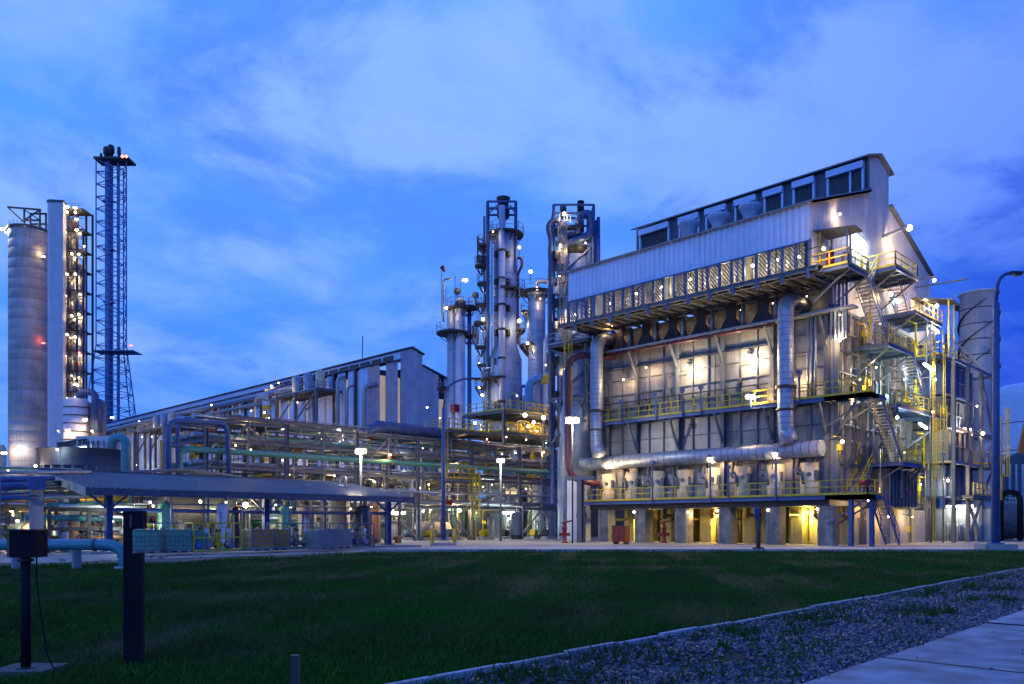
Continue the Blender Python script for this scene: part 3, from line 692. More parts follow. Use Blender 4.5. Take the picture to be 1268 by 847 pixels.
    # leaning braces of the lower side
    for p, q in [((-23.6, 66.4, 11), (-26.2, 63, 6.5)), ((-23.4, 70.5, 6.2), (-26.4, 73.2, 3.0)), ((-23.8, 66.5, 10.8), (-26.3, 69.5, 8.0)), ((-23.6, 77.5, 10.8), (-26.4, 74.5, 8)), ((-24, 59.5, 11), (-26.5, 61.0, 8.0))]:
        MB().bar(p, q, .16).build('brace', steel, T)
    MB().box(X1 + .3, 66.6, 3.0, -24.6, 73.0, 6.05).build('lower_casing', dsteel, T)
    cr = MB().box(0, -.05, 3.0, .12, .05, 6.05).mesh('casing_rib', steel)
    for k in range(9): piece('casing_rib', cr, (-24.6, 66.8 + k * .75, 0), T)
    MB().box(X1 + .2, 66.5, 0, X1 + .5, 80, 2.9).build('plinth_wall', conc, T)
    for k in range(70):      # small bore, conduits, valves and gate posts clinging to the side
        y = R.uniform(61, 80); z = R.choice([3.8, 6.5, 11.1, 15.7, 16.5, .1, 6.5, 11.1]); x = R.uniform(-26.2, -24.0); h = R.uniform(1.0, 3.6); r = R.choice([.03, .045, .06, .09])
        if z > 16 and y < 76: z = 11.1
        mb = MB().tube(bend([(x, y, z), (x, y, z + h), (x - .2, y + R.uniform(-1.6, 1.6), z + h), (X1 + .1, y, z + h)][:3], .2, 3), r, 6)
        if k % 3 == 0: mb.box(x - .15, y - .2, z + h * .4, x + .12, y + .2, z + h * .4 + .5)
        mb.build('side_pipe', [yel, galv, steel, yel, alu, dsteel][k % 6], T)
    for px, py, c in [(1065, 470, WARM), (1085, 455, GREENW), (1120, 470, WARM), (1120, 560, GREENW), (1075, 620, WARM), (1100, 640, WARM), (1130, 640, WARM), (1140, 600, GREENW), (1090, 400, WARM), (1055, 500, WARM)]:
        y, d = onX(px, -25.4); z = Z(py, d); lamp(T, (-25.4, y, z), c, 160, .08, (.2, -.3, -.1), stem=(X1 + .2, y, z + .2))
    # lamps of the side
    for px, py, X, c, pw, r_ in [(1020, 308, -25.2, WARM, 200, .16), (1103, 364, -23.8, WARM, 420, .2), (1157, 347, -23.6, WARM, 260, .18), (1160, 379, -23.6, WARM, 320, .2),
                             (1145, 372, -25.8, WARM, 120, .1), (1040, 421, -25.8, WARM, 260, .15), (1043, 547, -25.4, WARM, 170, .17), (1098, 491, -25.9, CYAN, 340, .15),
                             (1111, 517, -24.6, WHITE, 130, .15), (1158, 470, -23.2, WARM, 120, .13), (1155, 510, -23.0, WARM, 100, .1), (1174, 595, -24.0, WARM, 360, .15), (1112, 374, -25.6, WHITE, 160, .12), (1040, 265, -26.3, WARM, 60, .12), (1108, 340, -25.8, WARM, 140, .1)]:
        y, d = onX(px, X); z = Z(py, d); lamp(T, (X, y, z), c, pw * 1.6, r_, (.15, -.35, -.15), stem=(X1 + .2, y, z + .2))
    for (a, b, X, L_, pw) in [(1065, 297, -26.3, 1.4, 620), (1157, 408, -24.2, 1.5, 420), (1150, 455, -23.8, 1.6, 420), (1143, 528, -24.6, 1.2, 200)]:
        y, d = onX(a, X); z = Z(b, d); tube_lamp(T, (X, y - L_ * .7, z + .15), (X, y + L_ * .7, z - .1), WHITE, pw, .1)
    y, d = onX(1095, B + .2); z = Z(291, d)
    a = MB().bar((B, y, z - .1), (B + 1.6, y + 1.4, z + .7), .22).build('lamp', galv, T); MB().ball((B + 1.7, y + 1.5, z + .6), .25, 10, 6).build('lens', GL[WARM], a)
    add_light(a, (B + 1.0, y + .6, z - .5), WARM, 260)
    # lamps over the front
    for px, py, Yp, c, pw, r_ in [(850, 453, 60.2, (1, .74, .40), 700, .15), (925, 440, 60.2, (1, .74, .40), 820, .15), (772, 470, 60.2, WARM, 170, .11), (800, 455, 60.3, WARM, 130, .09), (752, 578, 59.4, WARM, 380, .22), (1040, 390, 59.8, WARM, 60, .08),
                              (758, 404, 60.4, AMBER, 60, .08), (985, 470, 60.3, WARM, 200, .08)]:
        X, d = onY(px, Yp); z = Z(py, d); lamp(T, (X, Yp, z), c, pw, r_, (0, -.45, -.25), stem=(X, 60.9, z + .3))
    for px, py, r_, pw in [(929, 491, .34, 800), (960, 563, .24, 460), (879, 569, .24, 460)]:
        X, d = onY(px, 59.15); z = Z(py, d); z0 = 11.0 if py < 500 else 3.7
        lamp(T, (X, 59.1, z), WARM, pw, r_, (0, .55, -.2)); MB().bar((X, 59.22, z0 - .2), (X, 59.22, z + .3), .12).build('lamp_pole', bsteel, T)
    for px, z0, z1 in [(808, 3.7, 6.9), (902, 3.7, 6.1), (770, 11.0, 12.6), (812, 11.0, 12.8), (845, 11.0, 12.9), (868, 11.0, 12.9), (990, 11, 13)]:
        X, d = onY(px, 59.25); MB().bar((X, 59.22, z0 - .2), (X, 59.22, z1), .11).box(X - .16, 59.08, z1, X + .16, 59.34, z1 + .3).build('instrument_post', bsteel, T)
    # trusses and links at the left end of the furnace
    lw = walkway(T, X0 - 5.6, 60.0, X0 - .4, 62.5, 19.4, 's', m=steel, rm=galv)
    for a, b in [((X0 - 5.2, 60.2, 19), (X0 - .3, 60.2, 16.6)), ((X0 - 5.4, 60.2, 19.1), (X0 - 5.4, 60.2, 9)), ((X0 - .8, 60.2, 12), (X0 - .8, 60.2, 19)), ((X0 - 5.4, 60.2, 14), (X0 - .8, 60.2, 11.5)), ((X0 - 5.4, 60.2, 9.5), (X0 - .8, 60.2, 13.6)), ((X0 - 5.4, 60.2, 14.1), (X0 - .3, 60.2, 14.1))]:
        MB().bar(a, b, .2).build('link_brace', steel, T)
    ladder(T, X0 - 2.5, 59.9, 10, 19.4, 0, -1)
    return T
build_furnace()

def build_transfer_pipe():
    T = thing('transfer_pipe', 'thick oxide-red and blue pipe dropping beside the left end of the furnace', 'pipe', (*P(703, 76), 0))
    a = at(745, 440, 76); b = at(703, 447, 76); c = at(703, 592, 76); d = at(742, 600, 76)
    b = (b[0], b[1], a[2]); MB().tube(bend([(a[0] + .5, a[1] + 1.5, a[2]), a, b, c, d], 1.6, 7), .29, 16).build('pipe_run', maroon, T)
    MB().tube([(c[0] - .7, c[1] + .4, 0), (c[0] - .7, c[1] + .4, 16)], .2, 12).build('riser_pipe', alu, T)
    p = P(719, 73); MB().ibeam((*p, 0), (*p, 5.6), .5, .5, up=(0, 1, 0)).build('support_column', steel, T)
    MB().bar((p[0] - 1.2, p[1] - .3, 5.75), (p[0] + 1.2, p[1] + .5, 5.75), .5, .35).build('support_beam', steel, T)
    q = P(716, 80)
    T = thing('skirted_vessel', 'pale upright vessel with a round access hole in its skirt at the furnace end', 'vessel', (*q, 0))
    MB().lathe([(1.2, 0), (1.2, 6.0)], *q, 28).build('skirt', whitew, T)
    MB().lathe([(1.2, 6), (1.75, 6.5), (1.75, 12.5), (1.5, 13.3), (.9, 13.9), (.05, 14.1)], *q, 28).build('shell', alu, T)
    v = Vector((-q[0], -q[1], 0)).normalized(); rt = Vector((.707, .707, 0)); e = Vector((*q, 2.5)) + v * .96 + rt * .3
    MB().cyl(e, e + v * .32, .5, None, 20).build('access_hole', black, T)
build_transfer_pipe()

# ------------------------------------------------------------------ pipe rack across the middle
def build_rack():
    XF, XB = -64.7, -72.5; ys = [29.4 + 7.3 * k for k in range(7)]
    T = thing('pipe_rack', 'long multi-level steel pipe rack crossing the middle of the plant beside the furnace', 'pipe rack', (XF, ys[0], 0))
    col = MB().ibeam((0, 0, 0), (0, 0, 10.4), .3, .32, up=(0, 1, 0)).box(-.35, -.35, 0, .35, .35, .25).mesh('rack_column', steel)
    levels = [3.5, 6.4, 8.6, 10.2]
    cb = MB().ibeam((XF, 0, 0), (XB, 0, 0), .24, .34).mesh('cross_beam', steel)
    for y in ys:
        for x in (XF, XB): piece('rack_column', col, (x, y, 0), T)
        for z in levels: piece('cross_beam', cb, (0, y, z), T)
    for x in (XF, XB):
        for z in levels:
            a = ys[0]
            for y in [q for q in ys[:-1] if q >= a - .1]:
                MB().ibeam((x, y + .2, z - .05), (x, y + 7.1, z - .05), .15, .25).build('rack_beam', steel, T)
    mid = MB().bar((0, 0, 6.4), (0, 0, 10.2), .18).mesh('rack_post', steel)
    for y in ys[:-1]: piece('rack_post', mid, (XF, y + 3.65, 0), T)
    dg = MB().bar((0, .2, 6.5), (0, 3.6, 10.0), .12).bar((0, 7.1, 6.5), (0, 3.7, 10.0), .12).mesh('rack_brace', steel)
    for y in ys[:4]: piece('rack_brace', dg, (XF, y, 0), T)
    lo = MB().bar((0, .2, .3), (0, 3.5, 3.3), .14).bar((0, 7.1, .3), (0, 3.8, 3.3), .14).mesh('rack_brace', galv)
    for k in (2, 3, 5): piece('rack_brace', lo, (XF, ys[k], 0), T)
    hb = MB().bar((0, .2, 3.6), (0, 7.1, 6.2), .1).mesh('rack_brace', steel)
    for k in (2, 4, 5): piece('rack_brace', hb, (XF - .1, ys[k], 0), T)
    ms = [alu, galv, steel, alu, galv, bsteel, alu, greenp, steel, galv]
    i = 0
    for z in levels:
        x = XF - .75
        while x > XB + .4:
            r = R.choice([.09, .12, .16, .2, .26]); a = ys[0] - R.uniform(0, .8); b = ys[-1] + R.uniform(0, 2)
            mb = MB().tube([(x, a, z + .2 + r), (x, b, z + .2 + r)], r, 10); y = a + 1
            m = ms[i % len(ms)]; i += 1
            mb.build('process_pipe', m, T); x -= r * 2 + R.uniform(.18, .5)
    MB().tube(bend([(XF + .1, 27.2, 4.8), (XF + .1, 27.2, 7.65), (XF + .1, ys[-1] + 2, 7.75)], .8), .26, 14).build('green_pipe', greenp, T)
    MB().tube([(XF + .3, 44, 4.9), (XF + .3, ys[-1], 4.9)], .13, 10).build('process_pipe', galv, T)
    # drop legs, valves and small bore between the levels
    for k in range(190):
        y = R.uniform(ys[0], ys[-1]); z0, z1 = R.choice([(.2, 3.6), (3.6, 6.5), (.2, 6.5), (6.5, 8.7), (8.7, 10.4), (8.7, 10.9), (.2, 8.8)]); x = XF - R.uniform(-.1, 6.5); r = R.choice([.03, .04, .05, .07, .1, .14])
        m = R.choice([galv, alu, yel, steel, greenp, steel, whitew, galv, rust])
        p = [(x, y, z0), (x, y, z1 - .3), (x, y + R.uniform(.4, 1.4), z1 - .3), (x, y + .9, z1)]
        mb = MB().tube(bend(p[:3], .25, 3), r, 7)
        if k % 3 == 0: zz = (z0 + z1) / 2; mb.cyl((x, y, zz - .2), (x, y, zz + .2), r * 2.2, None, 10).cyl((x, y, zz), (x + .35, y, zz), r * .7).cyl((x + .35, y, zz), (x + .38, y, zz), .2, None, 12)
        mb.build('drop_pipe', m, T)
    for k in range(34):       # small bore lines strapped along the outer face and between levels
        z = R.choice([4.0, 4.4, 5.0, 5.5, 7.0, 7.3, 8.0, 9.0, 9.4, 9.7, 10.9]) + R.uniform(-.12, .12); a = R.uniform(ys[0], ys[-2]); b = min(ys[-1] + 1, a + R.uniform(8, 30)); x = XF - R.uniform(-.28, 2.2); r = R.choice([.03, .045, .06, .09])
        MB().tube(bend([(x, a, z - R.choice([.5, 1.2, 2.4])), (x, a, z), (x, b, z), (x - 1, b, z)], .2, 3), r, 7).build('process_pipe', R.choice([galv, alu, steel, greenp, galv, dsteel, whitew]), T)
    for k in range(16):       # boxes, junctions and tanks hung in the rack
        y = R.uniform(ys[2], ys[-1]); z = R.choice([3.7, 6.6, 8.8]); x = XF - R.uniform(.6, 4)
        MB().box(x, y, z, x + .5, y + R.uniform(.3, 1.3), z + R.uniform(.3, .9)).build('junction_box', R.choice([yel, bluep, whitew, cream, red, galv]), T)
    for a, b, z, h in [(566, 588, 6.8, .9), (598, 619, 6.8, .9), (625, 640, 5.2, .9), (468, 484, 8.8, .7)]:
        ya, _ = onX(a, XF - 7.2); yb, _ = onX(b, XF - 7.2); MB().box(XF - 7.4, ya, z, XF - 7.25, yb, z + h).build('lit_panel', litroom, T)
    # ribbed drum lying on top and blue loop at the left end
    y0, _ = onX(466, XF - 1); y1, _ = onX(546, XF - 1)
    mb = MB().tube(bend([(XF - 1, y0 - 1.5, 10.4), (XF - 1, y0, 11.2), (XF - 1, y1, 11.25), (XF - 1, y1 + 2, 10.4)], 1.5), .55, 16); y = y0
    while y < y1: mb.cyl((XF - 1, y, 11.2), (XF - 1, y + .08, 11.2), .6, None, 16); y += .35
    mb.build('ribbed_duct', bsteel, T)
    MB().tube(bend([(XF + .9, 26.0, 4), (XF + .9, 26.0, 9.7), (XF + .9, 30.8, 9.9), (XF + .9, 31.0, 4)], .9), .21, 14).build('loop_pipe', bsteel, T)
    MB().tube(bend([(XF + .2, 27, 5.2), (XF + .2, 27, 9.6), (XF + .2, 30, 9.6)], .6), .16, 12).build('loop_pipe', bsteel, T)
    w = walkway(T, XB + .5, 31.5, XF - .2, 44, 10.75, '', m=steel, rm=galv); 
    w = walkway(T, XF - .4, 53.8, XF + 1.4, 58.2, 6.3, 'en', m=steel)
    walkway(T, XF - 3, 54.6, XF + 1.0, 60.2, 11.4, 'es', m=steel)
    ladder(T, XF + 1.5, 57.6, .1, 6.3); ladder(T, XF + .7, 54.4, 6.3, 11.4, 1, 0, False)
    for z in (11.4,):
        for a, b in ((61, 66), (67.5, 73.5)): walkway(T, XF - 5, a, XF - .2, b, z + .4, 'es', m=steel)
    for px, py, X, c, pw, r in [(483, 563, XF + .4, AMBER, 120, .14), (502, 573, XF - 2, WHITE, 80, .1), (565, 573, XF - 4, WARM, 90, .1), (569, 632, XF - 1, WARM, 300, .22), (633, 642, XF - 3, GREENW, 260, .2),
                                (524, 633, XF - 3, WHITE, 100, .13), (673, 560, XF, AMBER, 110, .14), (588, 524, XF + .4, GREENW, 240, .2), (562, 535, XF - 2, WARM, 100, .12), (352, 530, XF - 1, WARM, 140, .16),
                                (391, 531, XF - 2, WHITE, 90, .12), (421, 533, XF - 1, WHITE, 90, .11), (441, 536, XF - 1, AMBER, 90, .11), (603, 544, XF - 2, AMBER, 60, .1), (520, 604, XF - 5, WARM, 120, .1), (660, 600, XF - 5, WARM, 120, .1)]:
        y, d = onX(px, X); lamp(T, (X, y, Z(py, d)), c, pw, r, (.2, -.3, -.2))
    for px, py in ((493, 635), (631, 635)):
        y, d = onX(px, XF + .2); z = Z(py, d); tube_lamp(T, (XF + .1, y - .9, z), (XF + .1, y + .9, z), WHITE, 360, .12)
    for y in (50, 57, 64, 71): 
        for X, z in ((-70, 3.0), (-69, 6.0)): lamp(T, (X, y + R.uniform(-1, 1), z), GREENW if z < 4 else WARM, 240, .08)
    for k in range(30):
        y = R.uniform(ys[0], ys[-1]); lamp(T, (XF - R.uniform(0, 5), y, R.choice([3.2, 6.1, 8.3, 9.9, 11.4])), R.choice([WARM, WARM, WHITE, AMBER]), 60, R.choice([.06, .08, .1]), (.2, -.3, -.2))
    return T
build_rack()

def build_rear_rack():
    T = thing('rear_pipe_rack', 'darker pipe rack in the shadows behind the main rack, in front of the tall columns', 'pipe rack', (-78, 36, 0))
    for y in range(36, 84, 8):
        for x in (-76.0, -80.5): MB().ibeam((x, y, 0), (x, y, 9.5), .32, .32, up=(0, 1, 0)).build('rack_column', dsteel, T)
        for z in (3.2, 6.2, 9.2): MB().ibeam((-76, y, z), (-80.5, y, z), .2, .3).build('cross_beam', dsteel, T)
    for z in (3.2, 6.2, 9.2):
        for x in (-76, -80.5): MB().ibeam((x, 36, z), (x, 84, z), .2, .3).build('rack_beam', steel, T)
        for k in range(6):
            r = R.choice([.12, .2, .3]); x = -76.7 - k * .62; MB().tube([(x, 35, z + .2 + r), (x, 85, z + .2 + r)], r, 8).build('process_pipe', R.choice([galv, dsteel, rust, alu, greenp]), T)
    MB().box(-84.5, 40, 0, -84, 86, 5.5).build('screen_wall', dclad, T)
    for y in range(42, 84, 7): lamp(T, (-82.5, y, 4.2), GREENW if y % 2 else WARM, 330, .12)
build_rear_rack()

# ------------------------------------------------------------------ ground level machines
def pump(loc, rz, label, m1=steel, m2=galv, grp='pumps under the pipe rack'):
    T = thing('pump', label, 'pump', loc, grp, rz); w = (0, 0, 0)
    def bld(mb, n, m): o = bpy.data.objects.new(n, mb.mesh(n, m)); COL.objects.link(o); o.parent = T
    bld(MB().box(-1.1, -.35, 0, 1.1, .35, .28), 'base_frame', conc)
    mb = MB().cyl((-.95, 0, .72), (.1, 0, .72), .34, None, 14)
    for k in range(7): mb.cyl((-.85 + k * .13, 0, .72), (-.82 + k * .13, 0, .72), .39, None, 14)
    bld(mb, 'motor', m1)
    bld(MB().cyl((.1, 0, .72), (.4, 0, .72), .12).cyl((.4, -.16, .72), (.4, .2, .72), .4, None, 16).cyl((.4, .2, .72), (.4, .28, .72), .2), 'casing', m2)
    bld(MB().tube(bend([(.75, 0, .72), (1.3, 0, .72), (1.3, 0, 2.2)], .25), .1, 8).tube([(.4, 0, 1.0), (.4, 0, 2.4)], .08, 8).cyl((.4, 0, 1.5), (.4, 0, 1.56), .18), 'nozzle_pipe', galv)
for i, (px, d, l, a, b) in enumerate([
    (508, 83, 'small pump with rusty casing at the rack column foot left of the blue lamp post', steel, rust),
    (533, 84, 'yellow pump on the ground just left of the blue lamp post', yel, galv),
    (560, 85, 'grey pump behind the yellow bollards of the blue lamp post', steel, galv),
    (602, 88, 'pump with bright casing and yellow pipe to the right of the tall yellow ladder', yel, alu),
    (627, 91, 'dark pump under the lime green lamp of the rack', dsteel, galv),
    (662, 94, 'yellow and grey pump near the left fire monitor', yel, galv),
    (676, 93, 'small dark pump hard against the right end of the rack', dsteel, rust)]):
    p = P(px, d); pump((*p, 0.004), math.radians(80 + i * 7), l, a, b)
def drum(loc, rz, L_, r, z, label, m=galv, sad=True):
    T = thing('horizontal_drum', label, 'tank', loc, None, rz)
    def bld(mb, n, m): o = bpy.data.objects.new(n, mb.mesh(n, m)); COL.objects.link(o); o.parent = T; return o
    mb = MB(); n = 20; prof = [(-L_ / 2 - r * .45, .02), (-L_ / 2 - r * .38, r * .5), (-L_ / 2 - r * .2, r * .82), (-L_ / 2, r), (L_ / 2, r), (L_ / 2 + r * .2, r * .82), (L_ / 2 + r * .38, r * .5), (L_ / 2 + r * .45, .02)]
    vs = [(x, rr * math.cos(2 * math.pi * k / n), z + rr * math.sin(2 * math.pi * k / n)) for x, rr in prof for k in range(n)]
    mb.add(vs, [(i * n + k, (i + 1) * n + k, (i + 1) * n + (k + 1) % n, i * n + (k + 1) % n) for i in range(len(prof) - 1) for k in range(n)], True)
    bld(mb, 'shell', m)
    for s in (-1, 1): bld(MB().box(s * L_ * .3 - .15, -r * .8, 0, s * L_ * .3 + .15, r * .8, z - r * .55), 'saddle', conc)
    bld(MB().cyl((0, 0, z + r * .9), (0, 0, z + r + .35), .2).cyl((0, 0, z + r + .3), (0, 0, z + r + .36), .3), 'nozzle', galv)
    return T
drum((*P(535, 86), .004), math.radians(90), 4, .8, 1.1, 'yellowish horizontal drum on saddles under the rack left of the lamp post', cream)
drum((*P(244, 58), .004), math.radians(80), 4.5, 1.2, 2.6, 'pale grey horizontal drum behind the shelter, left of the star lamp', galv)
drum((*P(1262, 84), .004), math.radians(20), 7, 1.9, 2.1, 'dark horizontal tank at the right edge behind the lamp post', steel)
for px, d, r, h, l, m in [(420, 62, .8, 4.6, 'pale upright vessel behind the shelter near its right end', whitew), (462, 66, .5, 3.4, 'slim rusty upright vessel behind the shelter right post', rust),
                          (300, 62, .6, 3.3, 'slim grey upright vessel behind the shelter star lamp', galv), (70, 62, 1.0, 3.6, 'pale upright tank behind the pipe bridge at the left edge', cream),
                          (100, 58, .8, 3.0, 'rust streaked upright vessel between the left pipe bridge and the shelter', rust), (378, 60, .6, 3.2, 'dark green upright vessel behind the orange container', greenp),
                          (640, 90, .7, 3.0, 'small grey upright vessel under the rack near its right end', steel), (668, 97, .9, 7.5, 'tall pale upright vessel behind the right end of the rack', alu)]:
    p = P(px, d); T = thing('upright_vessel', l, 'vessel', (*p, .004))
    MB().lathe([(r, .5), (r, h * .92), (r * .8, h * .97), (r * .4, h), (.02, h + .03)], *p, 20).build('shell', m, T)
    MB().lathe([(r * .9, 0), (r * .9, .52)], *p, 16).build('skirt', dsteel, T)
    MB().tube(bend([(p[0], p[1], h), (p[0], p[1], h + .6), (p[0] + .9, p[1], h + .6), (p[0] + .9, p[1], .2)], .3), .09, 8).build('nozzle_pipe', galv, T)

# ------------------------------------------------------------------ tall columns
def ring(T, x, y, z, r, w=1.0, a0=0, a1=360, rm=galv, m=dsteel):
    n = 16; A = [math.radians(a0 + (a1 - a0) * k / n) for k in range(n + 1)]; vs = []
    for a in A:
        c, s = math.cos(a), math.sin(a); vs += [(x + r * c, y + r * s, z), (x + (r + w) * c, y + (r + w) * s, z), (x + (r + w) * c, y + (r + w) * s, z - .25), (x + r * c, y + r * s, z - .25)]
    fs = [(4 * i + j, 4 * i + (j + 1) % 4, 4 * i + 4 + (j + 1) % 4, 4 * i + 4 + j) for i in range(n) for j in range(4)]
    mb = MB().add(vs, fs + [(0, 3, 2, 1), (4 * n, 4 * n + 1, 4 * n + 2, 4 * n + 3)])
    for a in A[::3]: mb.bar((x + (r + w * .95) * math.cos(a), y + (r + w * .95) * math.sin(a), z - .2), (x + r * .98 * math.cos(a), y + r * .98 * math.sin(a), z - 1.3), .1)
    pf = mb.build('platform', m, T); rb = MB()
    for h in (.55, 1.1):
        for a, b in zip(A[:-1], A[1:]): rb.bar((x + (r + w) * math.cos(a), y + (r + w) * math.sin(a), z + h), (x + (r + w) * math.cos(b), y + (r + w) * math.sin(b), z + h), .05)
    for a in A[::2]: rb.bar((x + (r + w) * math.cos(a), y + (r + w) * math.sin(a), z), (x + (r + w) * math.cos(a), y + (r + w) * math.sin(a), z + 1.1), .05)
    rb.build('guardrail', rm, pf); return pf
VW = Vector((1, -1, 0)).normalized()       # towards the camera
RT = Vector((1, 1, 0)).normalized()        # to the right as seen
def off(p, right, near, z): v = Vector((p[0], p[1], 0)) + RT * right + VW * near; return (v.x, v.y, z)
def bands(prof_r, zs, x, y, mb):
    for z in zs: mb.cyl((x, y, z), (x, y, z + .06), prof_r + .03, None, 28)
def build_columns():
    def lamp(T, q, c, pw, *a): v = Vector(q) - VW * 2.6 - Vector((0, 0, .5)); return globals()['lamp'](T, q, c, pw * .6, *a, stem=tuple(v))
    # A: the tallest column
    d = 108.0; p = P(626, d); zz = lambda py: Z(py, d); k = d / F_PX
    T = thing('distillation_column', 'tallest blue-grey distillation column with wider base and capped vent on top', 'column', (*p, 0))
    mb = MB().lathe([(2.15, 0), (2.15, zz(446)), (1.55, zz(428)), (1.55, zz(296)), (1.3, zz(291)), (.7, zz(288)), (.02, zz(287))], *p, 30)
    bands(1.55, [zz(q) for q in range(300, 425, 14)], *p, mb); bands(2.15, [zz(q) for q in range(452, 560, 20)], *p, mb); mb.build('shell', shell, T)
    g = off(p, -.45, 1.9, 0); MB().tube([(g[0], g[1], 8), (g[0], g[1], zz(262))], .42, 16).build('overhead_pipe', stackm, T)
    for py in (316, 350, 382, 412, 447, 470, 500):
        c = off(p, -.45, 1.9, zz(py)); b = MB().cyl((c[0], c[1], c[2] - .12), (c[0], c[1], c[2] + .12), .56, None, 16)
        for s in (-1, 1): q = off(p, -.45 + s * .8, 1.6, zz(py)); b.box(q[0] - .2, q[1] - .2, q[2] - .8, q[0] + .2, q[1] + .2, q[2])
        b.build('pipe_bracket', dsteel, T)
    c = off(p, -.3, .2, 0)
    MB().lathe([(.5, zz(273)), (.8, zz(270)), (.85, zz(262)), (.7, zz(259)), (.75, zz(250)), (.92, zz(247)), (.92, zz(246)), (.05, zz(245.5))], c[0], c[1], 22).build('vent_cap', dsteel, T)
    fr = MB()
    L_, Rr = -2.35, 1.35
    for s in (L_, Rr):
        for nr in (-1.2, 1.2): fr.bar(off(p, s, nr, zz(340 if s > 0 else 560)), off(p, s, nr, zz(254)), .3)
    for py in (254, 262): 
        for nr in (-1.2, 1.2): fr.bar(off(p, L_, nr, zz(py)), off(p, Rr, nr, zz(py)), .22)
        for s in (L_, Rr): fr.bar(off(p, s, -1.2, zz(py)), off(p, s, 1.2, zz(py)), .22)
    for s, t in ((L_, -1.0), (Rr, 0.6)): fr.bar(off(p, s, 1.2, zz(270)), off(p, t, 1.2, zz(258)), .14)
    fr.build('top_frame', bsteel, T)
    ring(T, *p, zz(290), 1.5, .9); ring(T, *p, zz(360), 1.55, 1.0, -60, 60); ring(T, *p, zz(408), 1.55, 1.1, 20, 110); ring(T, *p, zz(470), 2.15, 1.1, 150, 300)
    for i, py in enumerate((305, 330, 352, 378, 400, 430, 452, 480)):
        c = off(p, -2.9 - .3 * (i % 2), .5, zz(py)); ring(T, c[0], c[1], c[2], .1, .75)
    ql = off(p, -2.8, .6, 0); MB().tube([(ql[0], ql[1], 6), (ql[0], ql[1], zz(270))], .16, 8).build('riser_pipe', galv, T)
    ql = off(p, -3.3, .9, 0); b = MB()
    for s in (-.35, .35): b.bar(off(p, -3.3 + s, .9, zz(328)), off(p, -3.3 + s, .9, zz(296)), .14)
    for py in range(298, 330, 5): b.bar(off(p, -3.65, .9, zz(py)), off(p, -2.95, .9, zz(py + 3)), .12)
    b.box(ql[0] - .35, ql[1] - .35, zz(328), ql[0] + .35, ql[1] + .35, zz(320)).box(ql[0] - .3, ql[1] - .3, zz(312), ql[0] + .3, ql[1] + .3, zz(306)); b.build('lifting_davit', dsteel, T)
    ladder(T, *off(p, -1.5, .9, 0)[:2], 12, zz(290), .7, -.7, True, galv)
    MB().tube(bend([off(p, 1.4, 0, zz(320)), off(p, 2.1, .3, zz(320)), off(p, 2.2, .3, zz(330)), off(p, 1.6, .4, zz(340)), off(p, 1.6, .4, zz(425)), off(p, 3.2, 1.2, zz(445)), off(p, 4.0, 1.2, zz(450))], .6, 4), .18, 12).build('red_pipe', maroon, T)
    MB().tube(bend([off(p, 3.4, 1.2, zz(432)), off(p, 4.9, 1.2, zz(436)), off(p, 5.4, 1.2, zz(452)), off(p, 4.6, 1.2, zz(475)), off(p, 4.6, 1.2, zz(520))], 1.4, 6), .45, 14).build('elbow_pipe', galv, T)
    MB().tube(bend([off(p, 2.0, 3.0, zz(540)), off(p, 2.0, 3.0, zz(485)), off(p, 2.0, 3.0, zz(483)), off(p, 3.0, 3.0, zz(483))], .6, 4), .2, 10).build('riser_pipe', bsteel, T)
    for s in (.8, 1.7, 2.5): MB().tube([off(p, s, 2.6, zz(560)), off(p, s, 2.6, zz(494))], .26, 10).build('riser_pipe', bsteel if s < 1 else galv, T)
    for py, s, pw, r_, c in [(314, 1.8, 200, .22, WARM), (403, 1.8, 420, .3, WARM), (401, -2.9, 200, .26, WARM), (295, -1.6, 50, .12, WARM), (493, -3.0, 200, .22, WARM), (484, -3.4, 60, .15, WARM), (454, -3.4, 60, .1, WHITE), (541, -2.4, 80, .12, WARM), (534, .3, 80, .14, AMBER)]:
        q = off(p, s, 2.4, zz(py)); lamp(T, q, c, pw, r_, (.2, .2, -.3))
    # B: domed column in a frame behind the furnace
    d = 90.0; q = P(711, d); zz2 = lambda py: Z(py, d)
    T = thing('distillation_column', 'thick domed column in an open frame, half hidden behind the furnace top storey', 'column', (*q, 0))
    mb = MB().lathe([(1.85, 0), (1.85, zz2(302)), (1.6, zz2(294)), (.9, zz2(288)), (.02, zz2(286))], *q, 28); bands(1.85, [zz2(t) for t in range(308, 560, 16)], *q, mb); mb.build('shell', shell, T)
    MB().cyl((q[0], q[1], zz2(320)), (q[0], q[1], zz2(300)), 1.9, None, 24).build('dark_band', dsteel, T)
    fr = MB()
    for s in (-2.35, 1.95):
        for nr in (-1.9, 1.9): fr.bar(off(q, s, nr, 4), off(q, s, nr, zz2(262)), .24)
    for py in (262, 272, 310, 355, 400, 440):
        for nr in (-1.9, 1.9): fr.bar(off(q, -2.35, nr, zz2(py)), off(q, 1.95, nr, zz2(py)), .18)
        for s in (-2.35, 1.95): fr.bar(off(q, s, -1.9, zz2(py)), off(q, s, 1.9, zz2(py)), .18)
    for a, b in ((310, 355), (400, 440), (450, 500)): fr.bar(off(q, -2.35, 1.9, zz2(b)), off(q, 1.95, 1.9, zz2(a)), .15)
    fr.build('top_frame', bsteel, T)
    t = off(q, .65, .8, 0); MB().cyl((t[0], t[1], zz2(290)), (t[0], t[1], zz2(253)), .38, None, 16).build('vent_stack', black, T)
    t = off(q, -1.25, .5, 0); MB().cyl((t[0], t[1], zz2(264)), (t[0], t[1], zz2(256)), .36, None, 14).ball((t[0], t[1], zz2(268)), .35).build('relief_valve', steel, T)
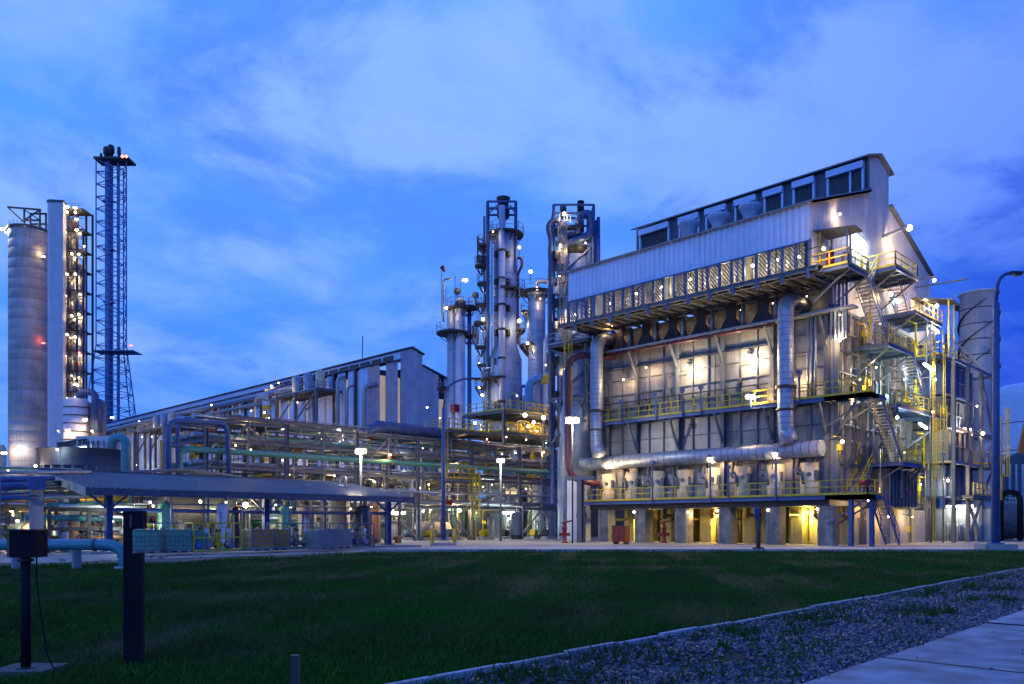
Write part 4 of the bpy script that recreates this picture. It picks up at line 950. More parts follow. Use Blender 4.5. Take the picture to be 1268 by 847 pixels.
    MB().tube(bend([off(q, .2, 2.2, zz2(300)), off(q, .3, 2.3, zz2(278)), off(q, 1.6, 2.3, zz2(272)), off(q, 1.75, 2.3, zz2(300)), off(q, -.6, 2.3, zz2(309)), off(q, -.7, 1.4, zz2(308))], 1.1, 7), .42, 16).build('overhead_pipe', bsteel, T)
    for s, py in ((1.5, 275), (2.2, 280), (2.5, 276)): MB().tube([off(q, s, 1.6, 12), off(q, s, 1.6, zz2(py))], .3 if s < 2 else .2, 12).build('riser_pipe', bsteel, T)
    MB().tube(bend([off(q, -1.6, 2.2, zz2(285)), off(q, -2.4, 2.4, zz2(281)), off(q, -3.1, 2.4, zz2(290)), off(q, -2.7, 2.4, zz2(305)), off(q, -2.7, 2.4, 10)], .7, 6), .26, 12).build('riser_pipe', bsteel, T)
    for s in (-1.9, -1.5, -1.2): MB().tube([off(q, s, 2.2, 10), off(q, s, 2.2, zz2(285))], .13, 8).build('riser_pipe', galv, T)
    for py in (290, 318, 345, 372, 400, 425, 450): ring(T, *q, zz2(py), 1.9, 1.0, 100 + (py % 3) * 60, 230 + (py % 3) * 50)
    for i in range(14): c = off(q, -2.2 + .5 * (i % 3), 2.3, zz2(330 + i * 14)); MB().box(c[0] - .35, c[1] - .35, c[2], c[0] + .35, c[1] + .35, c[2] + .8).build('instrument_box', R.choice([dsteel, galv, steel, whitew]), T)
    ladder(T, *off(q, -1.4, 2.6, 0)[:2], 10, zz2(285), .7, -.7, True, galv)
    for py, s, pw, r_ in [(277, -1.3, 220, .22), (315, -1.7, 170, .18), (312, 1.0, 180, .1), (398, -.1, 150, .16), (352, -1.8, 60, .1), (463, -1.2, 80, .13), (400, .0, 200, .14)]: lamp(T, off(q, s, 2.9, zz2(py)), WARM, pw, r_)
    # C: shorter pale column between them
    d = 104.0; c0 = P(664.5, d); zz3 = lambda py: Z(py, d)
    T = thing('distillation_column', 'shorter pale column with a top platform between the two big columns', 'column', (*c0, 0))
    mb = MB().lathe([(1.1, 0), (1.1, zz3(366)), (.9, zz3(358)), (.4, zz3(354)), (.02, zz3(353))], *c0, 24); bands(1.1, [zz3(t) for t in range(375, 540, 12)], *c0, mb); mb.build('shell', alu, T)
    ring(T, *c0, zz3(362), 1.3, .9); ring(T, *c0, zz3(386), 1.3, .7, 120, 260); ring(T, *c0, zz3(428), 1.3, .9, 150, 300)
    MB().tube(bend([off(c0, 0, 0, zz3(354)), off(c0, 0, 0, zz3(349)), off(c0, 1.6, .4, zz3(349)), off(c0, 1.6, .4, 8)], .5), .24, 12).build('overhead_pipe', galv, T)
    MB().tube(bend([off(c0, 1.0, 1.5, 8), off(c0, 1.0, 1.5, zz3(425)), off(c0, 1.9, 1.6, zz3(410)), off(c0, 1.9, 1.6, zz3(385))], .5), .22, 12).build('riser_pipe', whitew, T)
    t = off(c0, .2, 1.3, zz3(372)); MB().cyl(t, Vector(t) + VW * .3, .4).build('manhole', dsteel, T)
    for py, s, pw, r_ in [(342, -.8, 300, .26), (361, 0, 90, .1), (429, -1.2, 220, .2), (375, .4, 120, .1)]: lamp(T, off(c0, s, 1.9, zz3(py)), WARM, pw, r_)
    MB().tube(bend([off(c0, -1.1, 3.0, zz3(540)), off(c0, -1.1, 3.0, zz3(483)), off(c0, -.4, 3.0, zz3(474)), off(c0, .6, 3.0, zz3(474))], .9, 6), .5, 16).build('blue_bend_pipe', bluep, T)
    t = off(c0, .9, 3.0, zz3(475)); MB().box(t[0] - .45, t[1] - .45, t[2] - .5, t[0] + .45, t[1] + .45, t[2] + .5).build('actuator_box', yel, T)
    # D: twin column at the left with flag pole and crowded head
    d = 116.0; c1 = P(569, d); z4 = lambda py: Z(py, d)
    T = thing('twin_column', 'pair of joined columns left of the tallest one, with round platforms and a wind sock mast', 'column', (*c1, 0))
    a = off(c1, -.95, 0, 0); b = off(c1, .1, .5, 0); c = off(c1, 1.4, -.1, 0)
    mb = MB().lathe([(.82, 0), (.82, z4(388)), (.6, z4(384)), (.02, z4(383))], a[0], a[1], 22); bands(.82, [z4(t) for t in range(395, 560, 13)], a[0], a[1], mb); mb.build('shell', alu, T)
    mb = MB().lathe([(.7, 0), (.7, z4(378)), (.5, z4(372)), (.02, z4(370))], b[0], b[1], 22); bands(.7, [z4(t) for t in range(385, 560, 17)], b[0], b[1], mb); mb.build('shell', stackm, T)
    MB().tube([(c[0], c[1], 0), (c[0], c[1], z4(385))], .3, 14).build('riser_pipe', bsteel, T)
    ring(T, b[0], b[1], z4(382), .75, 1.0); ring(T, a[0], a[1], z4(412), .85, 1.5); ring(T, c[0], c[1], z4(415), .4, .9); ring(T, a[0], a[1], z4(480), 1.0, 1.3, 90, 270); ring(T, c[0], c[1], z4(380), .4, 1.0)
    MB().ball(off(c1, 0.2, .6, z4(379)), .85, 12, 6).build('top_head', dsteel, T)
    m = MB()
    for s, py0, py1 in ((-2.5, 392, 330), (-.6, 380, 343), (.15, 372, 352), (-1.9, 388, 356)): m.bar(off(c1, s, .3, z4(py0)), off(c1, s, .3, z4(py1)), .07)
    m.build('mast', steel, T)
    MB().tube(bend([off(c1, -2.2, 1, z4(400)), off(c1, -2.2, 1, z4(352)), off(c1, -2.0, 1, z4(348)), off(c1, -1.1, 1, z4(348))], .6), .13, 8).build('gooseneck', galv, T)
    w_ = MB().cyl(off(c1, -2.5, .3, z4(331)), off(c1, -2.1, .3, z4(337)), .35, .15, 8).build('wind_sock', red, T)
    for s, py in ((2.3, 367), (2.5, 402), (-.3, 362)): t = off(c1, s, .5, z4(py)); MB().ball(t, .5, 10, 6).bar(t, (t[0], t[1], t[2] - 2), .12).build('relief_valve', dsteel, T)
    MB().tube(bend([off(c1, 2.0, .6, z4(405)), off(c1, 2.0, .6, z4(424)), off(c1, 2.35, .6, z4(429)), off(c1, 2.6, .6, z4(424)), off(c1, 2.6, .6, z4(410))], .4), .22, 10).build('loop_pipe', steel, T)
    MB().box(*off(c1, -1.2, 1.6, z4(512)), *[u + w for u, w in zip(off(c1, -1.2, 1.6, z4(503)), (.9, .9, 0))]).build('actuator_box', red, T)
    for py, s, pw, r_ in [(352, .9, 600, .34), (386, -1.7, 200, .22), (520, -2.6, 100, .12), (414, 3.3, 60, .14), (507, -4.4, 100, .16)]: lamp(T, off(c1, s, 2.0, z4(py)), WARM, pw, r_)
    # steel deck with valves and lamps between columns and furnace
    T = thing('process_platform', 'crowded open steel deck with yellow rails and bright lamps left of the furnace', 'steel structure', (-64, 66, 0))
    for x in (-64.3, -71):
        for y in (63, 69.5, 76, 82): MB().ibeam((x, y, 10.35), (x, y, 14.2), .28, .28, up=(0, 1, 0)).build('frame_column', steel, T)
    for z, e in ((11.9, 'es'), (14.3, 'es')): walkway(T, -71, 63, -64.2, 82, z, e, m=steel)
    for k in range(46):
        x, y, z = R.uniform(-70.6, -64.5), R.uniform(63.3, 80), R.choice([11.95, 14.35, 14.35, 11.95]); r = R.uniform(.06, .28); h = R.uniform(.7, 2.1); m = R.choice([galv, alu, yel, whitew, rust, greenp, alu, cream])
        mb = MB().lathe([(r, z), (r, z + h), (r * .5, z + h + .15), (.02, z + h + .2)], x, y, 10)
        if k % 2: mb.tube(bend([(x, y, z + h), (x, y, z + h + .4), (x + .3, y + 1.2, z + h + .4), (x + .3, y + 1.2, z)], .25, 3), .07, 7)
        if k % 3 == 0: mb.cyl((x, y, z + h * .6), (x + .5, y, z + h * .6), .05).cyl((x + .5, y, z + h * .6), (x + .54, y, z + h * .6), .25, None, 12)
        mb.build('valve_station' if k % 2 else 'small_vessel', m, T)
    for px, py, X, c, pw, r_ in [(650, 514, -64.1, WARM, 480, .3), (673, 517, -64.1, WARM, 480, .3), (661, 523, -64, WARM, 260, .22), (696, 503, -61.5, WARM, 420, .28), (694, 553, -62, AMBER, 260, .22), (665, 534, -64, WARM, 60, .1),
                                 (627, 541, -64, AMBER, 60, .1), (676, 452, -66, WARM, 90, .12), (640, 490, -66, WARM, 60, .1), (708, 470, -64, WARM, 120, .1), (720, 455, -62, WARM, 100, .1)]:
        y, d = onX(px, X); lamp(T, (X, y, Z(py, d)), c, pw, r_, (-.3, .3, -.3))
build_columns()

# ------------------------------------------------------------------ long clad building running away to the left
def build_long_building():
    XG, Y0, Y1 = -104.0, 72.7, 88.8; ze = 25.8; XL = -250.0
    T = thing('process_building', 'long pale clad building with lit strips, running far away to the left', 'industrial building', (XG, Y0, 0))
    MB().box(XL, Y0 + .3, 0, XG - .3, Y1 - .3, ze).build('building_core', dsteel, T)
    def rz(y): return (30.0 - abs(y - 81.2) * .36) if 79.0 <= y <= 83.4 else (ze + min(y - Y0, Y1 - y) * .3)
    # gable sheets
    y = Y0; i = 0
    while y < Y1 - .05:
        y2 = min(y + 1.15, Y1)
        for cut in (79.0, 83.4):
            if y < cut < y2 - .02: y2 = cut
        lit = i in (2, 5, 13); mb = MB(); za, zb = rz(y + .01), rz(y2 - .01)
        if lit: za = zb = 24.9 if i < 6 else 22.5
        x = XG + (0 if not lit else -.12); mb.add([(x, y, 0), (x, y2, 0), (x, y2, zb), (x, y, za)], [(0, 1, 2, 3)])
        if not lit:
            for t in (.3, .8): u = y + (y2 - y) * t; mb.box(x, u, 0, x + .06, u + .12, min(za, zb) - .1)
        mb.build('translucent_sheet' if lit else 'cladding_sheet', litstrip if lit else clad, T); y = y2; i += 1
    # long wall, bay by bay; each bay a clad sheet and a narrower lit sheet
    w = 3.0; n = int((XG - XL) / w)
    cs = corr_sheet(w - .72, ze, .08, 3).mesh('cladding_sheet', cladb); ls = MB().box(-.34, 0, 0, .34, .1, ze - 1.2).mesh('translucent_sheet', litstrip)
    ds = MB().box(-.34, 0, 0, .34, .1, ze - .2).mesh('cladding_sheet', clad); cl = MB().ibeam((0, 0, 0), (0, 0, ze), .3, .3, up=(0, 1, 0)).mesh('wall_column', steel)
    for i in range(n):
        x = XG - i * w
        piece('cladding_sheet', cs, (x - (w - .72) / 2, Y0, 0), T)
        lit = i % 3 != 0 and i < 40
        piece('translucent_sheet' if lit else 'cladding_sheet', ls if lit else ds, (x - w + .36, Y0 + .08, 0), T)
        if i % 2 == 0: piece('wall_column', cl, (x - w + .05, Y0 - .3, 0), T)
    for z, r, yy, m in [(24.9, .55, -1.0, alu), (23.6, .35, -.8, galv), (9, .3, -1, steel), (14, .22, -1, galv)]: MB().tube([(XL, Y0 + yy, z), (XG - 14, Y0 + yy, z)], r, 10).build('eave_pipe', m, T)
    # roof and monitor
    MB().poly([(XL, Y0 - .4, ze + .05), (XG + .3, Y0 - .4, ze + .05), (XG + .3, 79, rz(78.9) + .1), (XL, 79, rz(78.9) + .1)], (0, 0, .2)).build('roof', dclad, T)
    MB().poly([(XL, 83.4, rz(83.5) + .1), (XG + .3, 83.4, rz(83.5) + .1), (XG + .3, Y1 + .4, ze + .05), (XL, Y1 + .4, ze + .05)], (0, 0, .2)).build('roof', dclad, T)
    MB().poly([(XL, 78.7, 29.25), (XG + .3, 78.7, 29.25), (XG + .3, 81.2, 30.1), (XL, 81.2, 30.1)], (0, 0, .2)).build('roof', dclad, T)
    MB().poly([(XL, 81.21, 30.1), (XG + .3, 81.21, 30.1), (XG + .3, 83.7, 29.25), (XL, 83.7, 29.25)], (0, 0, .2)).build('roof', dclad, T)
    MB().box(XL, 79.05, 27.5, XG - .1, 79.15, 29.2).build('monitor_wall', cladb, T)
    for k in range(12):
        x = XG - 2 - k * 3.2; m = MB().box(x - 2.6, 78.9, 27.9, x, 79.04, 28.8).build('louvre_window', dsteel, T)
    for k in range(18):
        x = XG - 16 - k * 7.0; MB().box(x, Y0 - 1.3, ze - 1.2, x + .5, Y0, ze).build('pipe_bracket', steel, T)
    # ducts, hazard-striped stack, platforms on the wall
    for px, dy, r, z1 in [(418, -1.5, .62, 24.6), (430, -1.6, .35, 23), (451, -1.3, .7, 22.5), (378, -1, .3, 21), (210, -1.4, .7, 24), (290, -1.2, .3, 22)]:
        x, d = onY(px, Y0 + dy); MB().tube(bend([(x, Y0 + dy, 2), (x, Y0 + dy, z1), (x, Y0 + 1, z1 + .6)], .8), r * .55, 14).build('wall_duct', [alu, galv, bsteel][int(px) % 3], T)
    x, d = onY(330, Y0 - 3); mb = MB(); z = 8.0; k = 0
    P0 = MB().cyl((x, Y0 - 3, 2), (x, Y0 - 3, Z(497, d)), .62, None, 16).build('striped_stack', stackm, T)
    while z < Z(500, d): MB().cyl((x, Y0 - 3, z), (x, Y0 - 3, z + .75), .64, None, 16).build('yellow_band', yel, P0); z += 1.5
    MB().tube(bend([(x, Y0 - 3, Z(497, d)), (x, Y0 - 3, Z(491, d)), (x - 2.2, Y0 - 3, Z(491, d)), (x - 3, Y0 - 3, Z(494, d))], .8), .6, 14).build('cowl', galv, P0)
    for px0, px1, pz, dep in [(341, 393, 492, 5.0), (170, 203, 535, 6.0)]:
        xa, d = onY(px0, Y0 - dep); xb, _ = onY(px1, Y0 - dep); z = Z(pz, d)
        W_ = walkway(T, xa, Y0 - dep, xb, Y0 - .5, z, 'se', m=steel, rm=galv)
        for xx in (xa + .3, (xa + xb) / 2, xb - .3): MB().bar((xx, Y0 - dep, 0), (xx, Y0 - dep, z), .35).build('platform_leg', steel, W_)
        for s in (0, 1): MB().bar((xa + .3 if s else (xa + xb) / 2, Y0 - dep, z - 4.5), ((xa + xb) / 2 if s else xb - .3, Y0 - dep, z - .3), .2).build('platform_brace', steel, W_)
        for k in range(3): xx = xa + (k + .7) * (xb - xa) / 3.6; MB().lathe([(.75, z), (.75, z + 3.2), (.3, z + 3.6), (.02, z + 3.7)], xx, Y0 - dep / 2, 16).build('platform_vessel', [galv, alu, cream][k], W_)
        lamp(W_, (xa + 1.4, Y0 - dep - .2, z + 2.2), WARM, 380, .14); lamp(W_, ((xa + xb) / 2, Y0 - dep + .3, z - 1.5), WARM, 240, .14)
    for k in range(14):
        x = XG - 8 - k * 8.3; m = [yel, galv, steel, galv][k % 4]
        MB().tube([(x, Y0 - .7 - (k % 3) * .5, 1), (x, Y0 - .7 - (k % 3) * .5, 18 + (k * 7) % 6)], .1 + .05 * (k % 3), 8).build('riser_pipe', m, T)
    for px in (205, 235, 244): x, d = onY(px, Y0 - 1.2); ladder(T, x, Y0 - .6, 8, 23.5, 0, -1)
    x, d = onY(449, 81.2); MB().bar((x, 81.2, 29), (x, 81.2, 34.2), .12).build('roof_mast', steel, T)
    for px, py, dy, pw, c in [(480, 487, 0, 0, WARM)]: pass
    for px, py, dy, pw, c, r_ in [(336, 478, -.3, 120, WARM, .2), (170, 576, -3, 300, WHITE, .25), (138, 561, -3, 400, WARM, .28), (385, 474, -2, 200, WARM, .14), (300, 600, -2, 300, WARM, .2), (176, 541, -3, 120, WARM, .16), (232, 531, -3, 120, WARM, .14), (250, 590, -2, 300, WARM, .2), (410, 560, -2.5, 380, WARM, .2), (350, 570, -2.5, 380, WARM, .2)]:
        x, d = onY(px, Y0 + dy); lamp(T, (x, Y0 + dy, Z(py, d)), c, pw, r_, (.2, -.4, -.4))
build_long_building()

# ------------------------------------------------------------------ far left: silo, lift tower, stair tower, flare
def build_left():
    d = 188.0; p = P(36, d); k = d / F_PX; r = 22.3 * k; zt = Z(288, d)
    T = thing('concrete_silo', 'tall round concrete silo with poured bands at the far left', 'silo', (*p, 0))
    nb = 30; h = zt / nb
    for i in range(nb):
        rr = r + (.02 if i % 2 else 0) + R.uniform(-.02, .02); MB().lathe([(rr - .025, i * h), (rr, i * h + .05), (rr, (i + 1) * h - .03), (rr - .025, (i + 1) * h)], *p, 48).build('poured_band', siloc, T)
    MB().lathe([(r + .35, zt), (r + .35, zt + .5), (.05, zt + .6)], *p, 40).build('roof', dclad, T)
    f = MB(); z = zt + .4
    for s in (-1.4, 2.2):
        for n_ in (-1.2, 1.2): f.bar(off(p, s + 1, n_, z), off(p, s + 1, n_, z + 4.4), .35)
    for zz in (z + 2, z + 4.4):
        f.bar(off(p, -4.2 if zz > z + 3 else -.6, 1.2, zz + (.6 if zz > z + 3 else 0)), off(p, 3.4, 1.2, zz), .35).bar(off(p, -.4, -1.2, zz), off(p, 3.4, -1.2, zz), .35)
    f.bar(off(p, -4.2, 1.2, z + 5), off(p, -.4, 1.2, z + 1.5), .25).bar(off(p, -.4, 1.2, z + 4.4), off(p, 3.2, 1.2, z + 2), .25).bar(off(p, 3.2, 1.2, z + 4.4), off(p, -.4, 1.2, z + 2), .25)
    f.build('hoist_frame', dsteel, T)
    rb = MB()
    for a in range(0, 360, 12): rb.bar((p[0] + r * math.cos(math.radians(a)), p[1] + r * math.sin(math.radians(a)), z), (p[0] + r * math.cos(math.radians(a)), p[1] + r * math.sin(math.radians(a)), z + 1.2), .1)
    rb.build('guardrail', galv, T)
    for px, py, c, pw, rr in [(9, 287, WHITE, 900, .5), (14, 291, WARM, 700, .4), (36, 286, WARM, 100, .3), (59, 321, WARM, 120, .35), (59, 427, REDL, 60, .35), (26, 564, WARM, 520, .6), (41, 560, WHITE, 260, .4), (50, 563, WARM, 260, .4), (2, 287, WHITE, 100, .3)]:
        q = off(p, (px - 35.5) * k, r * .78 if 20 < px < 55 and py > 500 else r * .3 + .6, Z(py, d)); q2 = Vector(q)
        if py > 500: q = off(p, (px - 35.5) * k, r + 2.2, Z(py, d))
        lamp(T, q, c, pw, rr, tuple(VW * -.9 + Vector((0, 0, .3))) if py > 500 else (.3, -.3, 1))
    # lift tower slab and open stair tower
    q = P(70, 180); kk = 180 / F_PX
    T = thing('lift_tower', 'smooth white slab tower standing between the silo and the lit stair tower', 'tower', (*q, 0))
    zt2 = Z(252, 180); hw = 9.5 * kk / S2 * 1.2
    a = off(q, -1.65, 0, 0); b = off(q, 1.75, 0, 0)
    MB().poly([off(q, -1.65, .6, 0), off(q, -.9, 1.0, 0), off(q, 1.75, .6, 0), off(q, 1.6, -.9, 0), off(q, -1.65, -.9, 0)], (0, 0, zt2)).build('tower_shaft', whitew, T)
    MB().poly([off(q, -1.8, .7, zt2), off(q, -.9, 1.15, zt2), off(q, 1.9, .7, zt2 - .001), off(q, 1.7, -1.0, zt2), off(q, -1.8, -1.0, zt2)], (0, 0, .5)).build('coping', dclad, T)
    q = P(94.5, 184); kk = 184 / F_PX; W_ = 14.5 * kk; zt3 = Z(262, 184)
    T = thing('stair_tower', 'open steel process tower full of small lights, between white slab and flare stack', 'tower', (*q, 0))
    for s in (-W_, -W_ * .3, W_ * .45, W_):
        for n_ in (-2, 2): 
            zq = zt3 - (6 if s > W_ * .9 and n_ > 0 else 0); MB().bar(off(q, s, n_, 0), off(q, s, n_, zq), .4).build('frame_column', dsteel, T)
    lv = 16; hh = zt3 / lv
    for i in range(1, lv + 1):
        fl = MB().poly([off(q, -W_, 2, i * hh - .3), off(q, W_, 2, i * hh - .3), off(q, W_, -2, i * hh - .3), off(q, -W_, -2, i * hh - .3)], (0, 0, .25)).build('floor_deck', dsteel, T)
        rb = MB()
        for h in (.5, 1.0): rb.bar(off(q, -W_, 2, i * hh + h), off(q, W_, 2, i * hh + h), .08)
        rb.build('guardrail', galv, fl)
        s = 1 if i % 2 else -1; MB().bar(off(q, -W_ * s, 2.05, (i - 1) * hh), off(q, W_ * s, 2.05, i * hh - .3), .22).bar(off(q, W_ * s, 2.15, (i - 1) * hh), off(q, -W_ * s, 2.15, i * hh - .3), .14).bar(off(q, -W_, 2, (i - .5) * hh), off(q, W_, 2, (i - .5) * hh), .14).build('tower_brace', steel, T)
    for s, rr, m in ((-1.7, .4, galv), (-1.0, .55, steel), (.2, .75, galv), (1.2, .35, shell), (1.7, .5, steel), (2.3, .3, galv)): MB().tube([off(q, s, .8, 0), off(q, s, .8, zt3 * (.93 - .1 * (s > 1)))], rr, 12).build('riser_duct', m, T)
    for i in range(1, lv + 1):
        MB().lathe([(.6, (i - 1) * hh), (.6, (i - 1) * hh + 2), (.02, (i - 1) * hh + 2.3)], *off(q, -1.2 + (i * 7 % 5) * .7, 1.4, 0)[:2], 10).build('small_vessel', R.choice([steel, galv, rust]), T)
        for s in ((-.45, .8), (-.3, .4), (.1, .7))[i % 3]:
            hi = i > lv * .55; lamp(T, off(q, s * W_, 2.4, i * hh - 1.0 - R.uniform(0, .8)), WARM, 260 if hi else 110, .3 if hi else .2, (-.5, .5, -.5))
    for px, py, pw, rr, c in [(91, 262, 500, .45, WARM), (101, 263, 400, .4, WARM), (103, 277, 300, .35, WARM), (82, 285, 400, .4, WARM), (103, 290, 250, .35, WARM), (112, 310, 60, .25, WARM), (106, 440, 60, .3, REDL), (86, 257, 60, .25, AMBER), (82, 347, 400, .4, WARM), (84, 322, 200, .35, WARM), (104, 480, 200, .3, WARM)]:
        lamp(T, off(q, (px - 94.5) * kk, 2.7, Z(py, 184)), c, pw, rr, (-.5, .5, -.4))
    # small silo with hoops and the works at its foot
    d = 170.0; q = P(95, d); k = d / F_PX
    T = thing('hooped_silo', 'short pale silo with dark hoops below the stair tower', 'silo', (*q, 0)); r = 14.5 * k
    MB().lathe([(r, 0), (r, Z(497, d)), (r * .8, Z(494, d)), (.05, Z(492, d))], *q, 30).build('shell', whitew, T)
    for py in range(506, 560, 10): z = Z(py, d); MB().cyl((*q, z), (*q, z + .25), r + .08, None, 30).build('hoop', steel, T)
    MB().tube(bend([off(q, 1.0, 1, Z(494, d)), off(q, 1.4, 1, Z(486, d)), off(q, 4.4, 1, Z(486, d)), off(q, 4.9, 1, Z(535, d))], 1.6), .7, 14).build('vent_duct', bsteel, T)
    MB().lathe([(1.6, Z(540, d)), (1.6, Z(500, d)), (.9, Z(494, d)), (.05, Z(492, d))], *off(q, 3.9, -1, 0)[:2], 18).build('side_vessel', steel, T)
    for px, py, pw, rr, c in [(95, 535, 900, .5, AMBER), (116, 522, 700, .42, WARM), (114, 532, 500, .4, WARM), (104, 479, 200, .35, WARM), (124, 536, 200, .2, WARM), (83, 536, 120, .2, WARM)]:
        lamp(T, off(q, (px - 95) * k, r + .9, Z(py, d)), c, pw, rr, (-.4, .4, -.4))
    q = P(100, 160); T = thing('filter_house', 'low grey plant block with a sloped feed hood behind the dark round tank', 'industrial building', (*q, 0)); k = 160 / F_PX
    MB().poly([off(q, -1, 0, 0), off(q, 5.5, 0, 0), off(q, 5.5, -4, 0), off(q, -1, -4, 0)], (0, 0, Z(540, 160))).build('wall', clad, T)
    MB().poly([off(q, -4.6, .2, Z(557, 160)), off(q, 1.2, .2, Z(552, 160)), off(q, 1.2, .2, Z(543, 160)), off(q, -4.6, .2, Z(548, 160))], tuple(VW * -3)).build('feed_hood', dsteel, T)
    for j in range(6): MB().tube([off(q, -.5 + j, .3, Z(581, 160)), off(q, -.5 + j, .3, Z(546, 160))], .2, 8).build('riser_pipe', R.choice([galv, steel, cream]), T)
    tube_lamp(T, off(q, -.4, 1.2, Z(556, 160)), off(q, 1.6, 1.2, Z(555, 160)), WHITE, 1200, .3)
    # dark open tank on legs
    d = 96.0; q = P(104, d); k = d / F_PX; r = 51 * k
    T = thing('round_tank', 'wide dark round tank raised on short legs behind the shelter roof', 'tank', (*q, 0))
    mb = MB().lathe([(r, Z(579, d)), (r, Z(559, d)), (r + .12, Z(559, d)), (r + .12, Z(558, d)), (r - .2, Z(558, d)), (r - .2, Z(570, d))], *q, 48); mb.build('shell', dclad, T)
    for a in range(0, 360, 15): x, y = q[0] + (r - .2) * math.cos(math.radians(a)), q[1] + (r - .2) * math.sin(math.radians(a)); MB().bar((x, y, 0), (x, y, Z(579, d)), .3).build('tank_leg', steel, T)
    for px, py, pw, rr, c in [(27, 579, 0, 0, WARM), (70, 580, 200, .2, WARM), (103, 562, 160, .16, WHITE), (16, 583, 120, .16, WARM)]:
        if pw: lamp(T, off(q, (px - 104) * k, math.sqrt(max(.1, r * r - ((px - 104) * k) ** 2)) + .6, Z(py, d)), c, pw, rr, (.2, -.2, -.3))
    # flare stack: guyed lattice round two risers
    d = 232.0; q = P(140, d); k = d / F_PX; zt = Z(200, d)
    flareb = mat('flare_steel', (0.12, 0.22, 0.48), 0.5, 0, .1); T = thing('flare_stack', 'very tall lattice flare tower carrying burner tips and red lights', 'tower', (*q, 0))
    def w(z): return 4.1 if z > Z(430, d) else 4.1 + (Z(430, d) - z) / Z(430, d) * 7.5
    fr = [(-1, .35), (1, .15), (.15, -1.2)]; legs = MB(); lev = [zt * i / 30 for i in range(31)]
    for a, b in zip(lev[:-1], lev[1:]):
        for s, n_ in fr: legs.bar(off(q, s * w(a), n_ * w(a), a), off(q, s * w(b), n_ * w(b), b), .27)
    legs.build('tower_leg', flareb, T)
    for i, (a, b) in enumerate(zip(lev[:-1], lev[1:])):
        br = MB()
        for j in range(3):
            (s, n_), (s2, n2) = fr[j], fr[(j + 1) % 3]; br.bar(off(q, s * w(b), n_ * w(b), b), off(q, s2 * w(b), n2 * w(b), b), .16)
            if i % 2: s, n_, s2, n2 = s2, n2, s, n_
            br.bar(off(q, s * w(a), n_ * w(a), a), off(q, s2 * w(b), n2 * w(b), b), .2)
        br.build('tower_brace', flareb, T)
    for s, r, t in ((-1.3, .95, 196), (1.5, .42, 200), (-.1, .18, 205)): MB().tube([off(q, s, 0, 0), off(q, s, 0, Z(t, d))], r, 16).build('flare_riser', flareb, T)
    for s, r, t in ((-1.9, .85, 184), (-.6, .95, 182), (1.7, .5, 184), (-3.4, .4, 192)): MB().lathe([(r * .6, Z(200, d)), (r * .7, Z(t + 8, d)), (r, Z(t + 7, d)), (r, Z(t, d)), (r * .7, Z(t - 2, d))], *off(q, s, 0, 0)[:2], 14).build('burner_tip', dsteel, T)
    MB().poly([off(q, -4.6, 2, Z(200, d)), off(q, 5.2, 2, Z(200, d)), off(q, 5.2, -3, Z(200, d)), off(q, -4.6, -3, Z(200, d))], (0, 0, .6)).build('top_platform', dsteel, T)
    MB().poly([off(q, -4.6, 3, Z(437, d)), off(q, 7, 3, Z(437, d)), off(q, 7, -3, Z(437, d)), off(q, -4.6, -3, Z(437, d))], (0, 0, .22)).build('lower_platform', flareb, T)
    for py in (250, 310, 375): MB().poly([off(q, -2.6, 1, Z(py, d)), off(q, .4, 1, Z(py, d)), off(q, .4, -1, Z(py, d)), off(q, -2.6, -1, Z(py, d))], (0, 0, .2)).build('rest_platform', flareb, T)
    for px, py, pw, rr, c in [(161, 200, 300, .85, REDL), (169, 431, 100, .4, REDL), (146, 519, 200, .45, WARM)]: lamp(T, off(q, (px - 140) * k, 3.3, Z(py, d)), c, pw, rr, (-.5, .5, 0))
    MB().bar(off(q, 3, 2, Z(199, d)), off(q, 5.4, 3, Z(198, d)), .4).build('lamp_arm', dsteel, T)
    # brick-red stub chimney peeping at the left edge
    d = 200; q = P(2, d); T = thing('stub_chimney', 'short pale chimney at the left edge of the view beside the silo', 'chimney', (*q, 0))
    MB().lathe([(1.1, 0), (1.0, Z(555, d)), (.6, Z(552, d)), (.6, Z(551, d))], *q, 14).build('shaft', cream, T)
    # turquoise goose-neck
    d = 64.0; p = P(156, d); T = thing('gooseneck_pipe', 'turquoise gooseneck vent pipe standing up behind the shelter roof', 'pipe', (*p, 0)); k = d / F_PX
    MB().tube(bend([(*p, 0), (*p, Z(542, d)), off(p, -17 * k, 0, Z(542, d)), off(p, -18 * k, 0, Z(556, d))], .75, 8), .36, 18).build('pipe_run', teal, T)
    MB().cyl((*p, 0), (*p, .08), .6, None, 18).build('flange', steel, T)
build_left()

